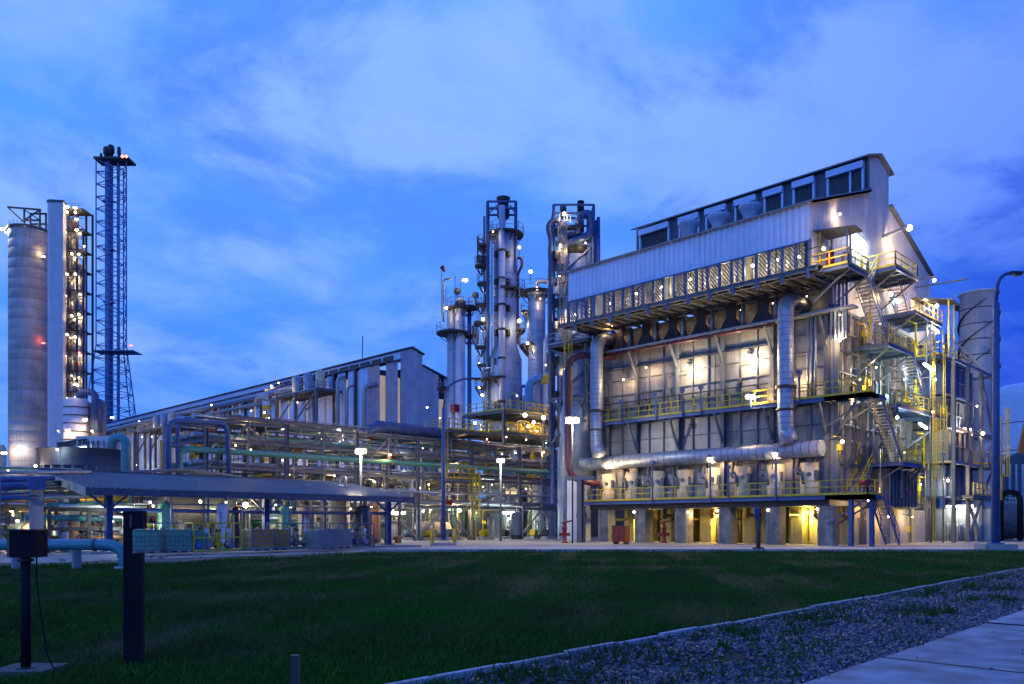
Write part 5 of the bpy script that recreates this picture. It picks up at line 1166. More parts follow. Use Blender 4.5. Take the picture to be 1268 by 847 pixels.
# ------------------------------------------------------------------ shelter on the left and what stands under it
def bld(T, mb, n, m):
    o = bpy.data.objects.new(n, mb.mesh(n, m)); COL.objects.link(o); o.parent = T; WORLD[o] = WP(T); return o
def build_shelter():
    XE, XR, XB = -46.3, -55.4, -60.8; Y0, Y1 = 14.5, 36.4; ze, zr, zb = 3.5, 4.92, 4.0
    T = thing('open_shelter', 'long open shelter with low blue corrugated roof beside the lawn', 'shelter', (XE, Y0, 0))
    def slope(x0, z0, x1, z1, n):
        w = (Y1 - Y0) / n
        mb = MB(); prof = [(0, 0), (.28, 0), (.34, .07), (.56, .07), (.62, 0), (.9, 0)]
        rib = w / 3
        for k in range(3):
            for (a, b), (c, d) in zip(prof[:-1], prof[1:]):
                ya, yb = (k + a) * rib, (k + c) * rib
                if c == .9: yb = (k + 1) * rib
                mb.add([(x0, ya, z0 + b), (x0, yb, z0 + d), (x1, yb, z1 + d), (x1, ya, z1 + b)], [(0, 1, 2, 3)])
        me = mb.mesh('roof_sheet', roofb)
        for i in range(n): piece('roof_sheet', me, (0, Y0 + i * w, 0), T)
    roofb = mat('blue_grey_roofing', (0.09, 0.11, 0.17), 0.4, 0.2, 0.10, 0.6, streak=0.15)
    slope(XE, ze, XR, zr, 24); slope(XR, zr, XB, zb, 24)
    MB().box(XE - .06, Y0, ze - .36, XE - .02, Y1, ze - .02).build('fascia', dclad, T)
    MB().bar((XR, Y0, zr + .06), (XR, Y1, zr + .06), .5, .05).build('ridge_cap', dclad, T)
    for y in (Y0 + .05, Y1 - .05): MB().poly([(XE, y - .08, ze - .42), (XR, y - .08, zr - .42), (XR, y - .08, zr + .03), (XE, y - .08, ze + .03)], (0, .06, 0)).build('barge_board', cream if y < 20 else dclad, T)
    for x, z in ((XE - .7, 3.45), (XR, 4.8), (XB + .4, 3.9)):
        for y in (Y0 + 1.4, 25.2, 34.6):
            MB().ibeam((x, y, .004), (x, y, z), .34, .34, up=(0, 1, 0)).box(x - .35, y - .35, 0, x + .35, y + .35, .2).build('shelter_post', bsteel, T)
            for s in (-1, 1): MB().bar((x, y, z - 1.1), (x, y + 1.1 * s, z - .15), .1).build('knee_brace', bsteel, T)
        MB().ibeam((x, Y0, z - .02), (x, Y1, z - .02), .15, .24).build('eaves_beam', bsteel, T)
    for y in (Y0 + 1.4, 20.5, 25.2, 30, 34.6): MB().bar((XE - .7, y, 3.35), (XR, y, 4.75), .14, .2).bar((XR, y, 4.75), (XB + .4, y, 3.85), .14, .2).build('rafter', bsteel, T)
    MB().tube([(XE - .9, Y0 + 1.4, 2.36), (XE - .9, Y1 - 1.6, 2.36)], .11, 8).build('front_pipe', bsteel, T)
    MB().tube([(XE - 1.2, Y0 + 1.4, 2.75), (XE - 1.2, Y1 - 1.6, 2.75)], .05, 6).build('front_pipe', galv, T)
    for a in (47, 39):
        pass
    slabm = mat('bund_concrete', (0.28, 0.28, 0.27), 0.9, 0, 0.2, 0.8, bump=0.2, bscale=6)
    MB().box(XB, Y0, .004, XE + .8, Y1, .14).build('plinth', slabm, T)
    for px, X, c, pw, r_, py in [(304, -47.4, WARM, 260, .22, 625), (248, -52, WARM, 120, .13, 621), (434, -53, WARM, 120, .1, 630), (186, -53, WHITE, 70, .1, 622), (360, -54, WHITE, 80, .1, 628), (280, -54, GREENW, 80, .09, 622), (460, -52, WARM, 120, .08, 628), (400, -56, GREENW, 80, .09, 628)]:
        y, d = onX(px, X); lamp(T, (X, y, Z(py, d)), c, pw, r_, (-.1, .1, -.35), stem=(X, y, 3.5 if px == 304 else 3.9))
    y, d = onX(153, -47.6); tube_lamp(T, (-47.6, y - .35, 2.35), (-47.6, y + .35, 2.35), WHITE, 160, .09)
build_shelter()

def tote(loc, label, m, rz=0.0):
    T = thing('bulk_container', label, 'container', loc, 'caged bulk containers under the shelter', rz)
    b = MB().box(-.52, -.6, .16, .52, .6, 1.14).cyl((0, 0, 1.14), (0, 0, 1.2), .14, None, 12); bld(T, b, 'plastic_tank', m)
    c = MB()
    for i in range(7):
        u = -.54 + i * .18
        for s in (-.56, .56): c.bar((s, u * 1.14, .15), (s, u * 1.14, 1.16), .025)
        for s in (-.64, .64): c.bar((u, s, .15), (u, s, 1.16), .025)
    for z in (.18, .4, .62, .84, 1.15):
        for s in (-.56, .56): c.bar((s, -.64, z), (s, .64, z), .025)
        for s in (-.64, .64): c.bar((-.56, s, z), (.56, s, z), .025)
    bld(T, c, 'cage', galv)
    p = MB().box(-.6, -.66, .1, .6, .66, .14)
    for s in (-.5, 0, .5): p.box(-.6, s - .06, 0, .6, s + .06, .1)
    bld(T, p, 'pallet', conc)
for px, d, m, l in [(216, 41.5, toteg, 'pale green caged container, left one of the close pair under the shelter'), (236, 42.5, toteg, 'darker green caged container with a white label just left of the yellow skid'),
                    (318, 44.5, toteo, 'bright orange caged container left of the middle shelter post'), (340, 46.0, toteo, 'dull orange caged container right of the middle shelter post'),
                    (398, 47, totew, 'dark grey caged container, left of two near the shelter right end'), (418, 49.5, totew, 'grey caged container behind the darker one near the shelter right end'),
                    (176, 40, toteg, 'milky green caged container half hidden by the dark foreground post')]:
    p = P(px, d); tote((*p, .14), l, m, R.uniform(-.15, .15))
def skid(px, d, label, m, seed, frame=yel, w=2.6):
    r = random.Random(seed); p = P(px, d); T = thing('dosing_skid', label, 'machine', (*p, .14), None, math.radians(90))
    f = MB(); L_ = w
    for x in (-L_ / 2, 0, L_ / 2):
        for y in (-.55, .55): f.bar((x, y, 0), (x, y, 1.5), .07)
    for z in (.08, .75, 1.5):
        for y in (-.55, .55): f.bar((-L_ / 2, y, z), (L_ / 2, y, z), .07)
        for x in (-L_ / 2, L_ / 2): f.bar((x, -.55, z), (x, .55, z), .07)
    bld(T, f, 'skid_frame', frame)
    for k in range(4):
        x = -L_ / 2 + .4 + k * (L_ - .8) / 3; mm = r.choice([galv, bluep, m, alu])
        b = MB().cyl((x, -.3, .35), (x, .15, .35), .16, None, 12).cyl((x, .15, .35), (x, .25, .35), .22, None, 12).lathe([(.13, .5), (.13, .95), (.02, 1.02)], x, 0, 10)
        bld(T, b, 'dosing_pump', mm)
        bld(T, MB().tube(bend([(x, .2, .35), (x, .45, .35), (x, .45, 1.3), (x + .4, .45, 1.3)], .12, 3), .035, 6).cyl((x, .45, .9), (x, .3, .9), .09, None, 10), 'pipe_run', yel if k % 2 else galv)
    for k in range(3): bld(T, MB().cyl((-.6 + k * .6, -.58, 1.1), (-.6 + k * .6, -.52, 1.1), .11, None, 14), 'gauge', black if k % 2 else whitew)
skid(264, 43, 'yellow framed dosing skid between the green and the orange containers', yel, 1)
skid(362, 48, 'grey green pump skid right of the orange containers', greenp, 2, greenp)
skid(436, 52, 'dim dosing skid behind the grey containers near the right shelter post', steel, 3, steel)
skid(196, 45, 'green grey skid behind the milky container at the shelter left side', greenp, 4, galv)
for px, d, h, r_, l, m in [(205, 47, 2.9, .38, 'tall pale green cylinder under the shelter left of the star lamp', toteg), (275, 49, 2.9, .32, 'slim pale tank under the shelter just left of the star lamp', whitew), (292, 50, 2.7, .22, 'thin dark tank right beside the slim pale tank', dsteel),
                         (352, 52, 2.8, .3, 'narrow pale green tank right of the middle shelter post', toteg), (376, 54, 3.0, .35, 'narrow white tank behind the pump skid', whitew), (450, 56, 2.9, .5, 'dark upright tank near the right shelter post', dsteel)]:
    p = P(px, d); T = thing('upright_tank', l, 'tank', (*p, .1)); MB().lathe([(r_, .1), (r_, h * .93), (r_ * .7, h * .98), (.02, h)], *p, 18).build('shell', m, T)
    f = MB()
    for a in (45, 135, 225, 315): x, y = p[0] + (r_ + .06) * math.cos(math.radians(a)), p[1] + (r_ + .06) * math.sin(math.radians(a)); f.bar((x, y, .1), (x, y, h * .8), .06)
    f.build('support_frame', galv, T); MB().tube(bend([(p[0], p[1], h), (p[0], p[1], h + .3), (p[0] + .8, p[1], h + .3), (p[0] + .8, p[1], .1)], .2, 3), .05, 6).build('pipe_run', galv, T)

# crowded small bore plant deep behind the shelter, kept as piping bays
def piping_bay(px, d, label, seed, w=4.5, h=4.2):
    r = random.Random(seed); p = P(px, d); T = thing('piping_bay', label, 'pipework', (*p, .004), None, math.radians(90 + r.uniform(-5, 5)))
    f = MB()
    for x in (-w / 2, 0, w / 2): f.bar((x, 0, 0), (x, 0, h), .2).bar((x, 2, 0), (x, 2, h), .2)
    for z in (h * .55, h): f.bar((-w / 2, 0, z), (w / 2, 0, z), .16, .2).bar((-w / 2, 2, z), (w / 2, 2, z), .16, .2)
    f.bar((-w / 2, 0, .2), (0, 0, h * .5), .1).build
    bld(T, f, 'support_frame', r.choice([steel, steel, dsteel]))
    for k in range(9):
        x = r.uniform(-w / 2, w / 2); z = r.uniform(.4, h + .3); rr = r.choice([.05, .08, .12, .18]); y = r.uniform(-.5, 2)
        q = [(x, y, 0), (x, y, z), (x + r.uniform(-2, 2), y, z), (x + .1, y + 1.5, z)] if k % 2 else [(-w / 2 - 1, y, z), (w / 2 + 1, y, z)]
        mb = MB().tube(bend(q[:3], .25, 3), rr, 8)
        if k % 2: mb.cyl((x, y, z * .5), (x, y, z * .5 + .3), rr * 2.1, None, 10).cyl((x, y, z * .6), (x, y - .4, z * .6), rr * .5).cyl((x, y - .4, z * .6), (x, y - .44, z * .6), .2, None, 12)
        bld(T, mb, 'pipe_run', r.choice([galv, alu, rust, greenp, yel, whitew, teal, maroon, cream]))
    for k in range(3):
        x = r.uniform(-w / 2, w / 2); a = r.uniform(.3, .7); bld(T, MB().lathe([(a, .2), (a, 1.4), (a * .5, 1.7), (.02, 1.75)], x, r.uniform(-.3, 1.5), 14), 'small_vessel', r.choice([galv, rust, cream, steel, totew]))
    lamp(T, (p[0] + r.uniform(-1, 1) + .5, p[1] - .6, h * r.uniform(.6, .85)), r.choice([WARM, WHITE, GREENW, AMBER]), r.uniform(40, 80), .1, (.3, -.3, -.2))
descr = ['with a lamp above rusty pipes, leftmost behind the pipe bridge', 'behind the pipe bridge beside the left concrete post', 'just left of the shelter barge board', 'behind the shelter front left corner', 'deep behind the dark foreground post',
         'deep behind the green containers', 'deep behind the yellow dosing skid', 'deep behind the hanging star lamp', 'deep behind the orange containers', 'deep behind the pump skid of the shelter', 'deep behind the grey containers', 'beyond the right shelter post']
for i, (px, d) in enumerate([(8, 56), (52, 60), (95, 54), (130, 62), (175, 60), (222, 66), (262, 62), (300, 70), (338, 64), (385, 70), (425, 74), (468, 70)]):
    piping_bay(px, d, 'tangle of small pipes ' + descr[i], 40 + i)
piping_bay(20, 46, 'tangle of small pipes low behind the teal pipe at the left edge', 71, 4, 2.6)
piping_bay(110, 46, 'tangle of small pipes low between teal pipe bend and shelter', 72, 4, 2.4)
# wall lit from within far behind, closes the view between the bays
T = thing('boundary_shed', 'long low lit shed closing the view behind the shelter tangle', 'shed', (-96, 20, 0))
for i in range(22): MB().box(-96, 8 + i * 2.6, 0, -95.8, 10.5 + i * 2.6, 5.2 + (i % 4 == 0) * .6).build('wall_panel', R.choice([dclad, clad, dsteel, cream, rust]), T)
for i in range(9): lamp(T, (-94.8, 10 + i * 6.2, 3.8), [WARM, GREENW, WHITE][i % 3], 70, .13)

def build_pipe_bridge():
    d0 = 44.0; p = P(45, d0)
    T = thing('pipe_bridge', 'low pipe bridge on concrete posts entering from the left edge', 'pipe rack', (*p, 0))
    for px, d, w in [(45, 44, .55), (90, 47, .6), (-8, 41, .5)]:
        q = P(px, d); MB().box(q[0] - w / 2, q[1] - w / 2, 0, q[0] + w / 2, q[1] + w / 2, Z(592, d)).build('concrete_post', conc, T)
    a = lambda px, py, d: at(px, py, d)
    for pa, pb, r_, m in [((-40, 596, 42), (112, 592, 49), .2, bsteel), ((-40, 604, 41.5), (112, 601, 48.5), .24, bsteel), ((-40, 586, 43), (112, 585, 50), .12, galv), ((-40, 618, 40.5), (125, 614, 47.5), .14, bsteel), ((-40, 612, 41), (125, 610, 48), .07, steel), ((60, 625, 44), (160, 623, 50), .12, greenp), ((-40, 579, 45), (100, 582, 53), .1, greenp)]:
        MB().tube([a(*pa), a(*pb)], r_, 12).build('process_pipe', m, T)
    q = at(45, 597, 43.4); MB().box(q[0] - .35, q[1] - .35, q[2] - .4, q[0] + .35, q[1] + .35, q[2] + .25).build('pipe_clamp', bsteel, T)
    MB().ibeam((*P(45, 44), Z(600, 44)), (*P(90, 47), Z(598, 47)), .3, .35).build('bridge_beam', steel, T)
    lamp(T, at(18, 637, 48), WARM, 260, .15, (.2, -.2, -.2)); lamp(T, at(72, 650, 50), WARM, 200, .1, (.2, -.2, -.1)); lamp(T, at(100, 602, 52), WHITE, 200, .12, (.2, -.2, -.1))
build_pipe_bridge()

def small_canopy():
    X0, X1, Ya, Yb = -60.9, -64.0, 22.0, 30.6
    T = thing('small_canopy', 'second smaller dark canopy roof just behind the long shelter', 'shelter', (X0, Ya, 0))
    for i in range(9):
        y = Ya + i * (Yb - Ya) / 9; w = (Yb - Ya) / 9; zz = lambda t: 5.3 + .45 * (1 - abs(t - 26.3) / 4.3)
        MB().poly([(X0, y + .01, zz(y)), (X1, y + .01, zz(y)), (X1, y + w, zz(y + w)), (X0, y + w, zz(y + w))], (0, 0, .14)).build('roof_sheet', roofm, T)
    for x in (X0 - .2, X1 + .2):
        for y in (Ya + .3, 26.3, Yb - .3): MB().bar((x, y, 0), (x, y, 5.3), .2).build('shelter_post', bsteel, T)
small_canopy()

# ------------------------------------------------------------------ foreground on the lawn
def foreground():
    p = P(32, 8.2); T = thing('valve_post', 'dark box on a blue steel post with concrete foot at the front left', 'control post', (*p, 0)); k = 8.2 / F_PX
    MB().box(-.24, -.24, 0, .24, .24, .1).build
    f = MB().poly([off(p, -.27, .2, 0), off(p, .27, .2, 0), off(p, .27, -.3, 0), off(p, -.27, -.3, 0)], (0, 0, .07)); f.build('concrete_foot', dconc, T)
    MB().cyl((*p, .07), (*p, 1.2), .047, None, 18).build('post', black, T)
    MB().cyl((*p, .07), (*p, .082), .09, None, 16).cyl((*p, 1.14), (*p, 1.17), .075, None, 16).build('flange', dsteel, T)
    MB().tube(bend([off(p, .12, .02, 1.2), off(p, .12, .02, .9), off(p, .3, .1, .05), off(p, .8, .2, .03), off(p, 1.5, -.3, .02)], .2, 6), .008, 6).build('cable', black, T)
    zb, zt = Z(690, 8.2), Z(657, 8.2)
    MB().poly([off(p, -.105, .1, zb), off(p, .15, .1, zb), off(p, .15, -.12, zb), off(p, -.105, -.12, zb)], (0, 0, zt - zb)).build('box', black, T)
    MB().poly([off(p, -.135, .09, zb), off(p, -.107, .09, zb), off(p, -.107, -.11, zb), off(p, -.135, -.11, zb)], (0, 0, zt - zb - .01)).build('box_rim', rust, T)
    MB().poly([off(p, -.12, .12, zt), off(p, .165, .12, zt), off(p, .165, -.14, zt), off(p, -.12, -.14, zt)], (0, 0, .015)).build('lid', dsteel, T)
    d = 28.0; q = P(32, d); T = thing('water_pipe', 'fat teal pipe running low along the lawn edge and bending into the ground', 'pipe', (*P(150, d), 0))
    for px in (60, 118): a_ = at(px, 674.5, d); MB().cyl(Vector(a_) - RT * .04, Vector(a_) + RT * .04, .225, None, 20).build('pipe_strap', steel, T)
    z = Z(674.5, d); MB().tube(bend([at(-120, 674.5, d), at(153, 674.5, d), (*P(154.5, d), -.1)], .75, 8), .19, 20).build('pipe_run', teal, T)
    MB().cyl((*P(154.5, d), .0), (*P(154.5, d), .1), .34, None, 16).build('ground_collar', conc, T)
    for px in (95, 20): s = P(px, d); MB().box(s[0] - .12, s[1] - .12, 0, s[0] + .12, s[1] + .12, z - .17).build('pipe_support', conc, T)
    d = 8.6; q = P(160, d); T = thing('sign_post', 'dark channel steel post with a shorter one bolted beside it, on the lawn', 'post', (*q, 0))
    c = MB().poly([off(q, -.05, .03, 0), off(q, .045, .03, 0), off(q, .045, .02, 0), off(q, -.04, .02, 0), off(q, -.04, -.05, 0), off(q, -.05, -.05, 0)], (0, 0, Z(633, d)))
    c.build('channel_post', black, T)
    MB().poly([off(q, .05, .03, 0), off(q, .15, .03, 0), off(q, .15, -.03, 0), off(q, .05, -.03, 0)], (0, 0, Z(685, d))).build('short_post', black, T)
    MB().poly([off(q, .02, .035, Z(655, d)), off(q, .16, .035, Z(655, d)), off(q, .16, -.06, Z(655, d)), off(q, .02, -.06, Z(655, d))], (0, 0, .19)).build('junction_box', black, T)
    MB().poly([off(q, .022, .045, Z(653, d)), off(q, .052, .045, Z(653, d)), off(q, .052, .037, Z(653, d)), off(q, .022, .037, Z(653, d))], (0, 0, .13)).build('reflector', maroon, T)
    q = P(366, 6.6); T = thing('short_stake', 'short black stake standing in the grass at the bottom edge', 'stake', (*q, 0))
    MB().poly([off(q, -.035, .03, 0), off(q, .03, .03, 0), off(q, .03, -.03, 0), off(q, -.035, -.03, 0)], (0, 0, Z(811, 6.6))).build('stake', dsteel, T)
foreground()

# ------------------------------------------------------------------ street lamps
def street_lamp(px, d, label, z_arm, z_top, reach, side, m, r0, head_lit=False, bollards=False):
    p = P(px, d); T = thing('street_lamp', label, 'street lamp', (*p, 0), 'tall blue lamp posts')
    MB().poly([off(p, -.95, .6, 0), off(p, .95, .6, 0), off(p, .95, -.6, 0), off(p, -.95, -.6, 0)], (0, 0, .42 if not bollards else .2)).build('concrete_base', conc, T)
    MB().cyl((*p, .4), (*p, z_arm), r0, r0 * .55, 14).cyl((*p, .4), (*p, .5), r0 * 1.9, None, 14).build('pole', m, T)
    e = off(p, reach * side, 0, z_top); MB().tube(bend([(*p, z_arm - .05), off(p, reach * side * .12, 0, z_arm + (z_top - z_arm) * .75), off(p, reach * side * .6, 0, z_top - .02), e], 1.0, 6), r0 * .42, 10).build('arm', m, T)
    h = off(p, (reach + .55) * side, 0, z_top - .02); a = off(p, (reach - .15) * side, 0, z_top)
    MB().bar(a, h, .32, .16).bar(off(p, (reach + .1) * side, 0, z_top - .1), h, .26, .1).build('lamp_head', dsteel, T)
    MB().bar(off(p, (reach + .12) * side, 0, z_top - .17), off(p, (reach + .5) * side, 0, z_top - .17), .2, .03).build('lens', totew, T)
    if bollards:
        for s in (-.95, .75): q = off(p, s, -1.2, 0); MB().tube([(*q[:2], 0), (*q[:2], 1.3)], .13, 10).build('guard_bollard', yel, T)
street_lamp(549, 62, 'blue lamp post before the pipe rack, its arm reaching right', Z(505, 62), Z(469, 62), 2.3, 1, bsteel, .2, bollards=True)
street_lamp(1233, 48, 'tall blue lamp post at the right edge with a curved arm', Z(372, 48), Z(338, 48), 1.0, 1, bsteel, .24)
T = thing('floodlight_mast', 'brightest white floodlight on a mast at the left end of the furnace', 'floodlight', (*P(709, 70), 0))
MB().tube([(*P(709, 70), 0), (*P(709, 70), Z(526, 70))], .07, 8).build('pole', dsteel, T); lamp(T, at(709, 520, 70), (1, .9, .7), 1100, .5, (-.3, -.1, -.5))
T = thing('floodlight_mast', 'bright orange-white floodlight over the left part of the pipe rack', 'floodlight', (*P(447, 62), 0))
MB().tube([(*P(447, 62), 0), (*P(447, 62), Z(563, 62))], .09, 8).build('pole', steel, T); lamp(T, at(447, 558, 62), (1, .8, .5), 700, .38, (-.3, .1, -.5))
T = thing('floodlight_mast', 'warm floodlight on a thin mast right of the blue lamp post', 'floodlight', (*P(620, 78), 0))
MB().tube([(*P(620, 78), 0), (*P(620, 78), Z(574, 78))], .09, 8).build('pole', steel, T); lamp(T, at(620, 570, 78), (1, .85, .55), 600, .34, (-.2, .3, -.4))
for px, py, d, l, c, pw in [(1197, 532, 76, 'cold white floodlight on a lattice post before the spiral stack', (1, .97, .85), 700), (1188, 382, 92, 'small unlit lamp on a thin mast left of the spiral stack top', None, 0), (563, 508, 100, None, None, 0)]:
    if l is None: continue
    p = P(px, d); T = thing('floodlight_mast', l, 'floodlight', (*p, 0)); MB().tube([(*p, 0), (*p, Z(py + 4, d))], .1, 8).build('pole', steel, T)
    if c: lamp(T, at(px, py, d), c, pw, .36, (-.3, -.2, -.4))
    else: MB().bar(off(p, -.7, .3, Z(py, d)), off(p, .4, .3, Z(py + 2, d)), .5, .5).build('lamp_head', dsteel, T)

# ------------------------------------------------------------------ right of the furnace
def build_right():
    T = thing('duct_casing', 'stack of blue ribbed duct boxes on a braced frame right of the stairs', 'duct', (-24.2, 78, 0))
    for k, (ya, yb, za, zb, xo, m) in enumerate([(78.2, 85.8, 13.2, 16.0, -24.0, bsteel), (78.0, 86.6, 10.2, 13.0, -24.3, steel), (77.6, 84.4, 7.2, 10.0, -23.6, steel), (80, 88, 4.2, 7.0, -24.6, bsteel)]):
        B = MB().box(-27.5, ya, za, xo, yb, zb).build('duct_box', m, T); n = int((yb - ya) / 1.2); rb = MB()
        for i in range(n + 1): y = ya + (yb - ya) * i / n; rb.box(xo, y - .05, za, xo + .14, y + .05, zb)
        for z in (za + .1, (za + zb) / 2, zb - .1): rb.box(xo + .01, ya, z - .06, xo + .12, yb, z + .06)
        for i in range(4): x = -27.3 + i * 1.1; rb.box(x, ya - .12, za, x + .1, ya, zb)
        rb.build('duct_rib', m, B)
    for y in (78, 82, 86, 90):
        for x in (-27.4, -23.2): MB().ibeam((x, y, 0), (x, y, 16 if y < 88 else 21), .3, .3, up=(0, 1, 0)).build('frame_column', steel, T)
    for z in (4.0, 7.1, 10.1, 16.1):
        MB().ibeam((-23.2, 78, z), (-23.2, 90, z), .2, .26).build('frame_beam', galv, T); MB().ibeam((-27.4, 90, z), (-23.2, 90, z), .2, .26).build('frame_beam', steel, T)
    for a, b in [((-23.2, 82, .2), (-23.2, 86, 3.8)), ((-23.2, 86, .2), (-23.2, 82, 3.8)), ((-23.2, 86, 4.2), (-23.2, 90, 7)), ((-23.2, 90, .2), (-23.2, 86, 3.8)), ((-23.2, 86, 7.2), (-23.2, 90, 10)), ((-23.2, 90, 10.2), (-23.2, 86, 16)), ((-23.2, 90, 16), (-27.4, 90, 21))]: MB().bar(a, b, .2).build('frame_brace', galv, T)
    walkway(T, -27.4, 86.2, -22.6, 90, 7.3, 'se', m=steel)
    walkway(T, -23.1, 80, -22.2, 86, 4.2, 'e', m=steel)
    ladder(T, -22.4, 89.6, 4, 12, 1, 0, True, yel)
    lamp(T, (-22.2, *([onX(1217, -22.2)[0]]), 9.9), AMBER, 300, .2, (.2, -.3, -.2)); lamp(T, (-23, 84, 12.6), WARM, 60, .1)
    # spiral stack
    d = 84.0; p = P(1212, d); k = d / F_PX; r = 21 * k; zt = Z(366, d); zc = Z(462, d)
    T = thing('spiral_stack', 'wide pale stack with a spiral strake right of the furnace', 'chimney', (*p, 0))
    MB().lathe([(r * .78, 0), (r * .78, zc - 1.6), (r, zc), (r, zt), (r + .16, zt + .05), (r + .16, zt + .25), (r - .1, zt + .25), (r - .1, zt - 2)], *p, 44).build('shell', stackm, T)
    for i in range(3):
        mb = MB(); n = 64; turns = 0.85; H = zt - .8 - zc - .2
        ring_ = [(p[0] + (r + .0) * math.cos(2 * math.pi * turns * t / n + i * 2.094), p[1] + r * math.sin(2 * math.pi * turns * t / n + i * 2.094), zc + .2 + H * t / n) for t in range(n + 1)]
        for a, b in zip(ring_[:-1], ring_[1:]):
            oa = Vector((a[0] - p[0], a[1] - p[1], 0)).normalized() * .22; ob = Vector((b[0] - p[0], b[1] - p[1], 0)).normalized() * .22
            a_, b_ = Vector(a), Vector(b); mb.add([a_, b_, b_ + ob, a_ + oa, a_ + Vector((0, 0, .06)), b_ + Vector((0, 0, .06)), b_ + ob + Vector((0, 0, .06)), a_ + oa + Vector((0, 0, .06))], [(0, 1, 2, 3), (7, 6, 5, 4), (3, 2, 6, 7)])
        mb.build('spiral_strake', dsteel, T)
    for j in range(1, 5): z = zc + (zt - zc) * j / 5; MB().cyl((*p, z), (*p, z + .08), r + .04, None, 44).build('weld_band', dsteel, T)
    MB().tube([off(p, 1.5, .9, 0), off(p, 1.5, .9, zt - 1)], .12, 8).build('riser_pipe', steel, T)
    # equipment wall with gas cylinders
    T = thing('concrete_wall', 'plain grey concrete wall behind the row of gas cylinders', 'wall', (-27, 86, 0))
    T = T; MB().box(-28.2, 86.0, 0, -22.4, 86.3, 3.1).build('wall_slab', conc, T); MB().box(-28.3, 85.95, 3.1, -22.3, 86.35, 3.25).build('coping', steel, T)
    tube_lamp(T, (-26.0, 85.3, 3.35), (-23.7, 85.3, 3.35), WHITE, 200, .12)
    names = ['leftmost pale', 'second dark blue', 'third pale grey', 'fourth dark blue', 'fifth pale grey', 'sixth dark blue', 'seventh pale grey', 'rightmost dark blue']
    for i in range(8):
        x = -26.0 + i * .42; c = thing('gas_cylinder', f'{names[i]} gas cylinder in the row against the concrete wall', 'gas cylinder', (x, 85.6, .004), 'gas cylinders along the wall')
        MB().lathe([(.16, 0), (.17, .05), (.17, 1.35), (.12, 1.52), (.05, 1.6)], x, 85.6, 14).build('bottle', bsteel if i % 2 else galv, c); MB().lathe([(.05, 1.6), (.07, 1.62), (.07, 1.75), (.02, 1.78)], x, 85.6, 8).build('valve_cap', whitew, c)
    # beyond: storage dome, orange gallery, low plant at the right edge
    d = 150; p = P(1292, d); T = thing('storage_tank', 'big grey round-roofed storage building at the far right', 'tank', (*p, 0)); k = d / F_PX; r = 57 * k
    MB().lathe([(r, 0), (r, Z(492, d)), (r * .97, Z(483, d)), (r * .85, Z(478, d)), (.05, Z(474, d))], *p, 48).build('shell', cladb, T)
    for z in (5, 10, 15, 20): MB().cyl((*p, z), (*p, z + .15), r + .05, None, 48).build('weld_band', steel, T)
    d = 125; p = P(1275, d); T = thing('orange_gallery', 'bright orange sloping gallery roof before the grey tank', 'conveyor', (*p, 0))
    k = d / F_PX; MB().poly([off(p, -15 * k, 0, Z(566, d)), off(p, 14 * k, 0, Z(566, d)), off(p, 14 * k, 0, Z(460, d)), off(p, -1 * k, 0, Z(505, d))], tuple(VW * -.5)).build('roof_slope', orange, T)
    MB().box(p[0] - 2, p[1] - 1, 0, p[0] + 2, p[1] + 1, Z(566, d)).build('pier', conc, T)
    d = 110; p = P(1262, d); T = thing('condenser_house', 'grey ribbed round-backed plant behind the lamp post at the right', 'industrial building', (*p, 0)); k = d / F_PX
    q = [off(p, (px - 1262) * k, 0, Z(py, d)) for px, py in [(1238, 668), (1300, 668), (1300, 563), (1258, 561), (1244, 570), (1238, 585)]]; MB().poly(q, tuple(VW * -5)).build('casing', steel, T)
    for px in range(1242, 1300, 8): MB().bar(off(p, (px - 1262) * k, .1, 0), off(p, (px - 1262) * k, .1, Z(575, d)), .25).build('casing_rib', stackm, T)
    piping_bay(1248, 88, 'pipe arch and small valves at the right edge beside the dark tank', 90, 2.5, 4.5)
    p = P(1243, 80); T = thing('pipe_arch', 'black arched hose pipe beside the lamp post at the right', 'pipe', (*p, 0))
    MB().tube(bend([off(p, -.3, 0, 0), off(p, -.3, 0, 4.8), off(p, 1.6, 0, 4.8), off(p, 1.6, 0, 0)], .95, 8), .26, 14).build('pipe_run', black, T)
    # red things by the road, and the hooded dark post
    for px, d, l in [(822, 71, 'red fire monitor between the furnace piers'), (699, 71, 'red fire monitor at the left end of the furnace')]:
        p = P(px, d); T = thing('fire_monitor', l, 'fire hydrant', (*p, 0), 'red fire monitors')
        MB().lathe([(.32, 0), (.32, .1), (.17, .14), (.17, 1.15), (.24, 1.2), (.24, 1.4), (.1, 1.5)], *p, 16).build('barrel', red, T)
        MB().cyl(off(p, -.42, 0, .75), off(p, .42, 0, .75), .12, None, 12).cyl(off(p, -.46, 0, .75), off(p, -.36, 0, .75), .18).cyl(off(p, .36, 0, .75), off(p, .46, 0, .75), .18).build('outlet', red, T)
        MB().tube([off(p, 0, 0, 1.5), off(p, 0, 0, 1.75)], .1, 8).tube([off(p, -.25, 0, 1.72), off(p, .75, .2, 1.95)], .09, 10, True, .06).build('nozzle', red, T)
    d = 66; p = P(769, d); T = thing('hose_cabinet', 'red hose cabinet on short legs in front of the furnace', 'cabinet', (*p, 0))
    MB().box(p[0] - .65, p[1] - .35, .2, p[0] + .65, p[1] + .35, 1.45).build('body', red, T); MB().box(p[0] - .72, p[1] - .42, 1.45, p[0] + .72, p[1] + .42, 1.52).build('lid', maroon, T)
    for s in (-.55, .45): MB().box(p[0] + s, p[1] - .3, 0, p[0] + s + .1, p[1] + .3, .2).build('leg', dsteel, T)
    MB().box(p[0] - .02, p[1] - .37, .3, p[0] + .02, p[1] - .35, 1.35).build('door_joint', maroon, T)
